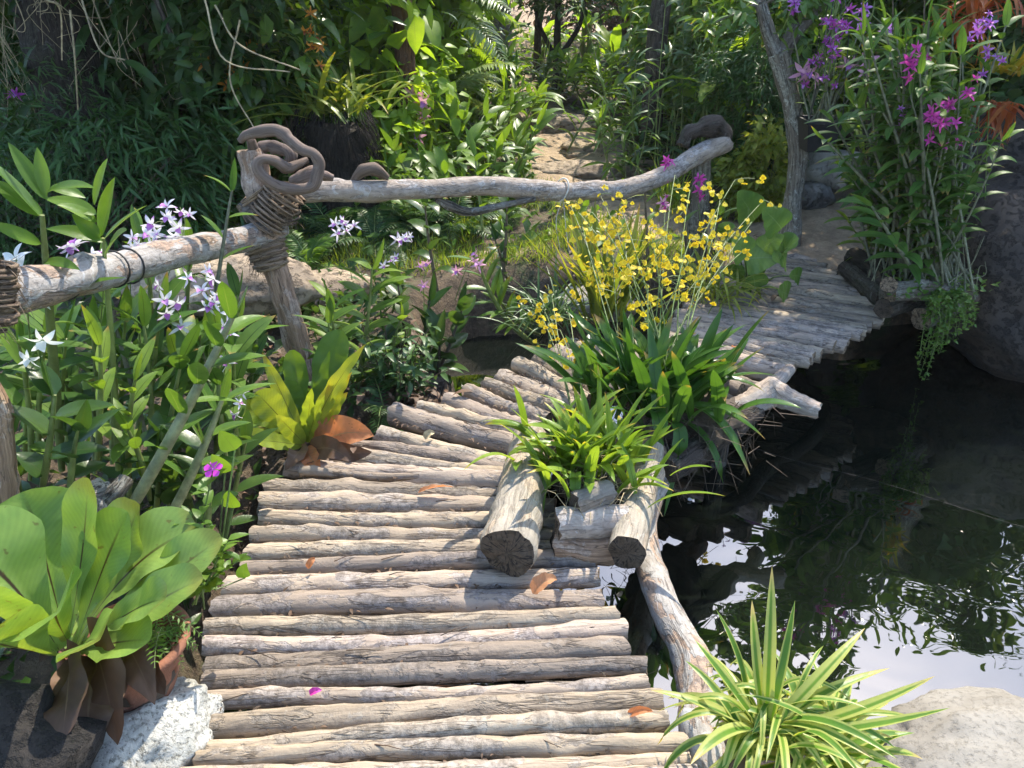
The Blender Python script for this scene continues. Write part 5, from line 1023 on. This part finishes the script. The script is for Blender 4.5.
flowersonly('pale pink orchid hanging near the upright slab',865,70,5.,3,A(.04,.03,.04),.07,('pink','purlip'))
flowersonly('small red flower deep in the dark left shrubs',245,24,5.8,2,A(.02,.02,.02),.05,('orange','orf'))
# --- backlit vines centre-left
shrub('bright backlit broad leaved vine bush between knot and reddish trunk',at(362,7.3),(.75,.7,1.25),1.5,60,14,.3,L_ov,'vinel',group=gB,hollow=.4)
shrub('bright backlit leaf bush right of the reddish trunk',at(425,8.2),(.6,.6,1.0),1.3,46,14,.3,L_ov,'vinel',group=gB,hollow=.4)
shrub('yellow green leafy bush low behind the black stump',at(385,6.6),(.5,.5,.6),.5,50,30,.13,L_ov,'vinel',group=gB)
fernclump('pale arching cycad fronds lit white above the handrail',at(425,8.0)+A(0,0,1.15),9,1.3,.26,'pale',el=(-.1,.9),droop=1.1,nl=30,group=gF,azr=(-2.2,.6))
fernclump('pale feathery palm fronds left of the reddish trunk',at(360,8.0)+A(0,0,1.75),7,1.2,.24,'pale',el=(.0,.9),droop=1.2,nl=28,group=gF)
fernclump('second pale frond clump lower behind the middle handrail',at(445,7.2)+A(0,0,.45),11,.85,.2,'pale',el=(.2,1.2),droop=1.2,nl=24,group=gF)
for i,(px,Y_,n_,h_,L_,mt,lb) in enumerate(((420,6.0,12,.5,.26,'under','bright low ginger leaves under the reddish trunk'),(470,6.4,12,.55,.28,'under','sunlit ginger leaves behind the middle of the handrail'),(395,5.6,10,.4,.22,'mid','dark edged low ginger right of the black stump'),(505,7.6,12,.5,.28,'under','tall ginger clump left of the stone steps'),(475,8.6,14,.62,.34,'under','tall lush ginger clump below the grey trunk'),(520,9.4,12,.5,.32,'mid','ginger clump directly under the small forking tree'),(600,9.4,12,.45,.28,'vinel','yellow green leafy clump right of the forking tree'),(450,9.6,12,.9,.36,'mid','tall ginger thicket behind the pale fronds'))):
    gingerclump(lb,at(px,Y_),n_,h_,L_,.075,mt,group=gG)
bigleaf('large leaved heliconia with drooping blades left of the forking tree',at(500,9.0),8,.5,.6,.17,'mid','heliconia_plant',group=gG)
bigleaf('upright heliconia beside the forking tree trunk',at(535,8.4),7,.3,.5,.13,'under','heliconia_plant',group=gG)
bigleaf('backlit yellow green heliconia far behind the forking tree',at(612,11.0),11,.4,.6,.18,'vinel','heliconia_plant',group=gG)
gingerclump('dark leafy clump at the right edge of the garden path',at(640,8.0),9,.3,.26,.065,'under',group=gG)
gingerclump('dark leafy clump in front of the reeds',at(650,7.0),7,.24,.2,.06,'darkl',group=gG)
bigleaf('pale lime banana leaves hanging at the top right of centre',at(712,6.6),8,1.1,.5,.17,'vinel',group=gG,el=(.1,.9))
# reeds
def reed(label,loc,n,h,mat,group='reed clumps right of the path',spread=.2,lw=.2):
    o=thing('reed_clump',label,'reeds',loc,group); Bs,Bl=MB(),MB()
    for k in range(n):
        b=loc+A(rng.normal(0,spread),rng.normal(0,spread),0); e=b+A(rng.normal(0,.16),rng.normal(0,.16),1)*h*U(.6,1.1); t=np.linspace(0,1,8)[:,None]; P=b+(e-b)*t+A(rng.normal(0,.05),0,0)*np.sin(PI*t); tube(Bs,P,[.007,.003],5,False)
        for q in P[2:]: scatterM(Bl,L_thin,np.repeat(q[None],3,0),rotm(rng.uniform(0,6.28,3),rng.uniform(-.5,.9,3),rng.normal(0,.4,3)),rng.uniform(.7,1.2,3)*lw)
    part(o,'cane',Bs,M['stem']); part(o,'leaves',Bl,M[mat]); return o
reed('tall grey green reed clump in front of the dark upright trunk',at(658,6.8),13,1.25,'blue',spread=.12); reed('thin twiggy reeds left of the dark upright trunk',at(622,6.3),4,.8,'under',spread=.1); reed('yellow green reeds between dark trunk and round shrub',at(684,7.6),13,1.4,'under',spread=.16)
strapclump('grass_tuft','grassy tuft at the foot of the dark upright trunk','grass',at(668,5.9),60,(.3,.55),(.008,.014),(.8,1.5),(.3,1.2),'grass',group=gG,ns=6)
# right dark shrubs
shrub('large round dark blue green shrub left of the thin bent tree',at(745,8.2),(1.0,.85,.95),.95,120,50,.17,L_ov,'mid',group=gB)
shrub('feathery dark olive bush in front of the round shrub',at(748,6.3),(.42,.4,.5),.75,90,70,.09,L_thin,'fernd',group=gB)
shrub('yellow green twiggy bush at the foot of the bent tree',at(757,5.9),(.24,.24,.32),.28,50,50,.08,L_small,'strapy',group=gB)
shrub('dark shrub filling the gap behind the reeds',at(728,9.6),(.9,.8,.7),.7,60,50,.16,L_ov,'darkl',group=gB)
shrub('tall shrub of glossy sunlit leaves at the top right behind the orchids',at(890,6.9),(.9,.7,.7),1.1,100,36,.13,L_ov,'mid',group=gB)
shrub('leafy bush behind the hanging pot and slab',at(835,7.2),(.9,.7,1.1),1.2,110,40,.14,L_lance,'mid',group=gB)
shrub('dark bush in the shade behind the orange bromeliads',at(975,6.6),(.9,.7,.75),.75,90,45,.13,L_lance,'darkl',group=gB)
shrub('dark overhanging shrub at the right picture edge',at(1040,5.6),(.55,.6,.9),1.5,90,50,.13,L_ov,'blue',group=gB)
# hanging pot
hp=Q(815,150,5.1); o=thing('hanging_pot','square black plastic pot hung beside the thin bent tree','pot',hp)
B=MB(); w0,w1,hh=.075,.105,.17; ring=lambda w,z:[(w,w,z),(-w,w,z),(-w,-w,z),(w,-w,z)]
V=np.array(ring(w0,0)+ring(w1,hh)+ring(w1+.012,hh)+ring(w1+.012,hh+.02)+ring(w1-.006,hh+.02)+ring(w0-.005,.01))+hp
fs=[]
for l in range(5):
    for i in range(4): fs.append((4*l+i,4*l+(i+1)%4,4*l+4+(i+1)%4,4*l+4+i))
fs.append((3,2,1,0)); fs.append((20,21,22,23)); B.add(V,np.zeros((24,2)),.5,[np.array(fs)]); part(o,'tub',B,M['black'],smooth=False)
B=MB()
for (x,y) in ((1,1),(-1,1),(1,-1),(-1,-1)): tube(B,[hp+A(x*.1,y*.1,hh),hp+A(x*.06,y*.06,hh+.5),hp+A(-.02,.05,1.05)],.003,4,False)
part(o,'hanger_wire',B,M['wire'])
o=thing('potted_orchid','twiggy orchid with sunlit leaves growing in the black hanging pot','orchid',hp+Z3*.17); Bs,Bl=MB(),MB()
for k in range(22):
    b=hp+A(U(-.07,.07),U(-.07,.07),.15); e=b+A(rng.normal(0,.14),rng.normal(0,.1),U(.25,.6)); cane(Bs,Bl,b,e,rng.normal(0,.03,3),r=.006,nl=7,L=.1,w=.026,start=.4,n=5)
for (a,b_) in (((845,100),(860,75)),((838,130),(862,100)),((840,150),(850,118))): cane(Bs,Bl,hp+A(.05,0,.15),Q(*b_,5.0),(.05,0,0),r=.005,nl=7,L=.13,w=.04,start=.3,n=6)
part(o,'cane',Bs,M['canegrey']); part(o,'leaves',Bl,M['orchb'])
# plant with glossy leaves left of the clump (over sandy path)
dendro('sunlit glossy leaved orchid bush arching over the sandy path left of the clump',[((885+rng.normal(0,9),283,4.35),(U(842,905),U(80,235),U(4.25,4.5)),None,dict(nl=int(rng.integers(8,12)))) for _ in range(17)],'orchb','stem',group=gR,L=.14,w=.042,r=.005,start=.35,droop=.9)
dendro('tall orchid stem with yellow green leaves rising left of the magenta flowers',[((872,270,4.4),(862,-10,4.3),None,dict(nl=14,r=.0055,start=.3)),((890,270,4.4),(893,-20,4.3),None,dict(nl=14,r=.0055,start=.3)),((905,270,4.4),(925,-10,4.2),None,dict(nl=13,start=.35,r=.006)),((940,270,4.4),(955,10,4.2),None,dict(nl=12,start=.35,r=.006))],'orchb','dstem',group=gR,L=.15,w=.04)
# bromeliads hanging
def brom(label,px,py,Yd,n,L,mat,el,droop):
    return strapclump('bromeliad',label,'bromeliad',Q(px,py,Yd),n,L,(.02,.035),el,droop,mat,spread=.05,kind='needle',group='orange bromeliads at the upper right',ns=8)
brom('big rust orange bromeliad hanging in the top right corner',965,22,4.7,50,(.16,.3),'orange',(-1.2,1.2),(.3,1.4))
brom('orange bromeliad with drooping red strips at the right',1000,105,4.6,48,(.16,.28),'orange',(-1.5,.0),(.0,.8))
brom('yellow green tipped bromeliad above the drooping orange one',1003,75,4.55,44,(.15,.26),'orgreen',(.2,1.5),(.2,1.2))
brom('small orange bromeliad at the top right edge',985,0,4.7,36,(.16,.26),'orange',(-.8,1.2),(.3,1.2))
tJ=at(1005,5.3); tree('gnarled grey trunk carrying the orange bromeliads at the right edge',[tJ-Z3*.1,tJ+A(.05,0,.5),tJ+A(-.02,0,1.1),tJ+A(-.15,0,1.9)],[.1,.08,.075,.07],[(tJ+A(.1,.4,2.5),(.8,.8,.5),50,45,.13)],'mid','trunk',group=gT)
# low ferns / ground behind rail
for i,(px,Y_,n_,L_,mt,lb) in enumerate(((335,5.2,22,.5,'fernd','dark fern patch below the vine loops'),(375,5.1,22,.48,'fernd','dark fern patch under the short branch stub'),(415,5.3,20,.48,'fernd','dark fern patch left of the string tie'),(310,4.7,16,.36,'fern','light fern right of the rope lashing'),(455,5.4,18,.42,'fernd','low fern under the side branch of the rail'),(495,5.8,16,.4,'fern','low sunlit fern before the stone steps'),(230,4.8,16,.42,'fern','yellow green fern left of the rope lashed post'),(205,4.5,14,.36,'fern','feathery fern tips behind the left rail'))):
    fernclump(lb,at(px,Y_),n_,L_,.1,mt,el=(.4,1.4),droop=1.2,nl=20,group=gF)
fernclump('dark fern growing at the deck edge below the dried brown leaf',Q(385,415,2.95),10,.26,.06,'fernd',el=(.2,1.2),droop=1.2,nl=16,group=gF)
# ground cover
B=MB(); tg=leaf_tm(.07,'needle',.5,n=2)
N=16000; x=rng.uniform(-2.2,1.6,N); y=rng.uniform(4.7,6.4,N); k=(np.sin(x*3+y*2)+np.sin(x*7-y*5)>-.7)&(pathd(x,y)>.35)&(sdist(x,y)>.05); x,y=x[k],y[k]; P=np.stack([x,y,hgt(x,y)],1); n_=len(P)
scatterM(B,tg,P,rotm(rng.uniform(0,6.28,n_),rng.uniform(.6,1.5,n_),rng.normal(0,.3,n_)),rng.uniform(.06,.14,n_)); solo('grass',B,M['grass'],'short sunlit grass strip above the inlet bank',kind='stuff',org=(0,5.3,0))
B=MB(); N=16000; x=rng.uniform(-7,7,N); y=rng.uniform(4.9,15,N); k=(pathd(x,y)>.45)&(sdist(x,y)>.1); x,y=x[k],y[k]; P=np.stack([x,y,hgt(x,y)+rng.uniform(0,.12,len(x))],1); n_=len(P)
scatterM(B,L_low,P,rotm(rng.uniform(0,6.28,n_),rng.normal(.3,.5,n_),rng.normal(0,.5,n_)),rng.uniform(.06,.16,n_)); solo('ground_cover',B,M['under'],'low leafy ground cover filling the garden floor',kind='stuff',org=(0,8,0))
B=MB(); N=2600; x=rng.uniform(-2.4,-.6,N); y=rng.uniform(1.4,4.6,N); k=(sdist(x,y)>.0); x,y=x[k],y[k]; P=np.stack([x,y,hgt(x,y)+rng.uniform(0,.12,len(x))],1); n_=len(P)
scatterM(B,L_low,P,rotm(rng.uniform(0,6.28,n_),rng.normal(.5,.5,n_),rng.normal(0,.5,n_)),rng.uniform(.05,.12,n_)); solo('ground_cover',B,M['darkl'],'dark low leaves covering the left bank',kind='stuff',org=(-1.5,3,0))
# far belt: dup prototypes
far=[shrub('rounded far bush at the back of the garden, left of the grey trunk',at(400,13.5),(1.5,1.2,1.3),1.2,90,40,.22,L_ov,'under',group='far bushes'),
     shrub('pale dry far bush seen past the forking tree',at(620,15.),(1.4,1.,.9),.8,80,40,.16,L_lance,'dryd',group='far bushes')]
FARP=[(0,0,320,12.,1.1,'far bush behind the backlit vine'),(0,0,180,13.,1.2,'far bush behind the dark left shrubs'),(0,0,60,12.,1.2,'far bush at the left behind the feathery shrub'),(0,0,760,12.5,1.2,'far bush behind the round blue green shrub'),(0,0,850,12,1.2,'far bush behind the glossy sunlit shrub'),(0,0,950,11.5,1.2,'far bush behind the bromeliad trunk'),(1,0,660,18.5,1.,'far dry bush right of the forking tree'),(1,0,430,17,1.,'far bush between shaggy and grey trunks')]
for (i,_,px,Y_,sc,lb) in FARP: dup(far[i],at(px,Y_),U(0,6.28),sc*U(.9,1.1),lb)
# far shelter roof sliver
sh=at(705,20.); o=thing('garden_shelter','distant garden shelter with a red tiled roof behind the reeds','shelter',sh); B=MB()
def boxB(B,c,s_,mat=0):
    c=np.asarray(c,float); s_=np.asarray(s_,float)/2; V=np.array([(x,y,z) for x in(-1,1) for y in(-1,1) for z in(-1,1)])*s_+c
    B.add(V,np.zeros((8,2)),.5,[np.array([(0,1,3,2),(4,6,7,5),(0,4,5,1),(2,3,7,6),(0,2,6,4),(1,5,7,3)])],mat)
for (x,y) in ((-1.8,-1),(1.8,-1),(-1.8,1),(1.8,1)):
    B2=MB(); boxB(B2,sh+A(x,y,.7),(.12,.12,1.5)); part(o,'post',B2,M['timber'],smooth=False)
V=np.array([(-2.2,-1.4,1.35),(2.2,-1.4,1.35),(2.2,1.4,1.35),(-2.2,1.4,1.35),(-2,0,2.0),(2,0,2.0)])+sh
B.add(V,np.zeros((6,2)),.5,[np.array([(0,1,5,4),(2,3,4,5),(3,2,1,0)]),np.array([(3,0,4),(1,2,5)])]); part(o,'roof',B,M['roofm'],smooth=False)

for o in bpy.data.objects:
    if o.name.split('.')[0] in ('root_fibre','hanging_root','fibre','bare_root') and o.parent: o['kind']='stuff'
strapclump('strap_plant','dark strap leaved plant among the shrubs left of the vine knot','plant',at(250,5.9)+A(0,0,.55),46,(.4,.7),(.03,.045),(.2,1.4),(.5,1.6),'orch',spread=.1,group=gG,ns=7)
strapclump('strap_plant','long drooping dark strap leaves below the orange orchid cluster','plant',at(205,5.8)+A(0,0,.8),40,(.4,.75),(.022,.035),(.0,1.2),(.8,1.8),'orch',spread=.12,group=gG,ns=7)
bigleaf('large dull leaves half hidden right of the vine tree',at(160,5.7),9,.8,.34,.13,'darkl','broad_leaf_plant',group=gG)
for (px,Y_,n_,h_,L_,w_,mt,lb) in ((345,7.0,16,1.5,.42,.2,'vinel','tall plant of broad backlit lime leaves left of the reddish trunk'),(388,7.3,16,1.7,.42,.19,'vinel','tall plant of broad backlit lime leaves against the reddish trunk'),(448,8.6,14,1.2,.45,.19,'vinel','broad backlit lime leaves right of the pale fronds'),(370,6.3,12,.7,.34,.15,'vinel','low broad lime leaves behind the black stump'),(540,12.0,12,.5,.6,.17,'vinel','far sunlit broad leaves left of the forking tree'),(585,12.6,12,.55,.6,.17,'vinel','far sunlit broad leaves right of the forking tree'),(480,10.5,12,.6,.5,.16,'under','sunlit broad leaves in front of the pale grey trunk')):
    bigleaf(lb,at(px,Y_),n_,h_,L_,w_,mt,'broad_leaf_plant',group=gG,el=(.0,1.2),droop=(.6,1.6))
bT=A(3.1,7.0,float(hgt(3.1,7.0))); tree('added slender tree behind the orchid clump, unseen crown darkens the pond reflection',[bT-Z3*.1,bT+A(.05,0,1.6),bT+A(-.1,0,3.4)],[.06,.05,.04],[(bT+A(.1,-.1,4.6),(.75,.7,.65),28,32,.14)],'mid','dark',group=gT,tm=L_ov,limbr=.02)  # added tree: its out-of-view crown cuts the sky patch mirrored in the pond
# ------------------------------------------------------------------ light, sky, camera
SE,SA=math.radians(52),math.radians(28)   # sun elevation, azimuth east of +Y
sc=bpy.context.scene
w=bpy.data.worlds.new('World'); sc.world=w; w.use_nodes=True; nt=w.node_tree; nt.nodes.clear()
sky=nt.nodes.new('ShaderNodeTexSky'); sky.sky_type='NISHITA'; sky.sun_disc=False; sky.sun_elevation=SE; sky.sun_rotation=SA; sky.dust_density=.9; sky.air_density=1.0; sky.ozone_density=1.5
bg=nt.nodes.new('ShaderNodeBackground'); bg.inputs[1].default_value=.15; ou=nt.nodes.new('ShaderNodeOutputWorld'); nt.links.new(sky.outputs[0],bg.inputs[0]); nt.links.new(bg.outputs[0],ou.inputs[0])
ld=bpy.data.lights.new('sun','SUN'); ld.energy=2.75; ld.angle=math.radians(.53); ld.color=(1,.91,.77); lo=bpy.data.objects.new('sun',ld); C.objects.link(lo)
dv=Vector((math.sin(SA)*math.cos(SE),math.cos(SA)*math.cos(SE),math.sin(SE))); lo.rotation_euler=dv.to_track_quat('Z','Y').to_euler(); lo.location=dv*30
cd=bpy.data.cameras.new('camera'); cd.sensor_width=36; cd.lens=36*F/1024; cd.clip_end=600; cd.clip_start=.02; co=bpy.data.objects.new('camera',cd); C.objects.link(co)
co.location=(0,0,H); co.rotation_euler=(PI/2-PITCH,0,0); sc.camera=co
sc.view_settings.view_transform='Standard'; sc.view_settings.look='None'; sc.view_settings.exposure=1.7; sc.view_settings.gamma=1
sc.render.engine='CYCLES'; cy=sc.cycles; cy.max_bounces=7; cy.volume_bounces=0; cy.volume_max_steps=32; cy.diffuse_bounces=3; cy.glossy_bounces=3; cy.transmission_bounces=4; cy.transparent_max_bounces=4; cy.use_denoising=True; cy.use_adaptive_sampling=True; cy.adaptive_threshold=.025
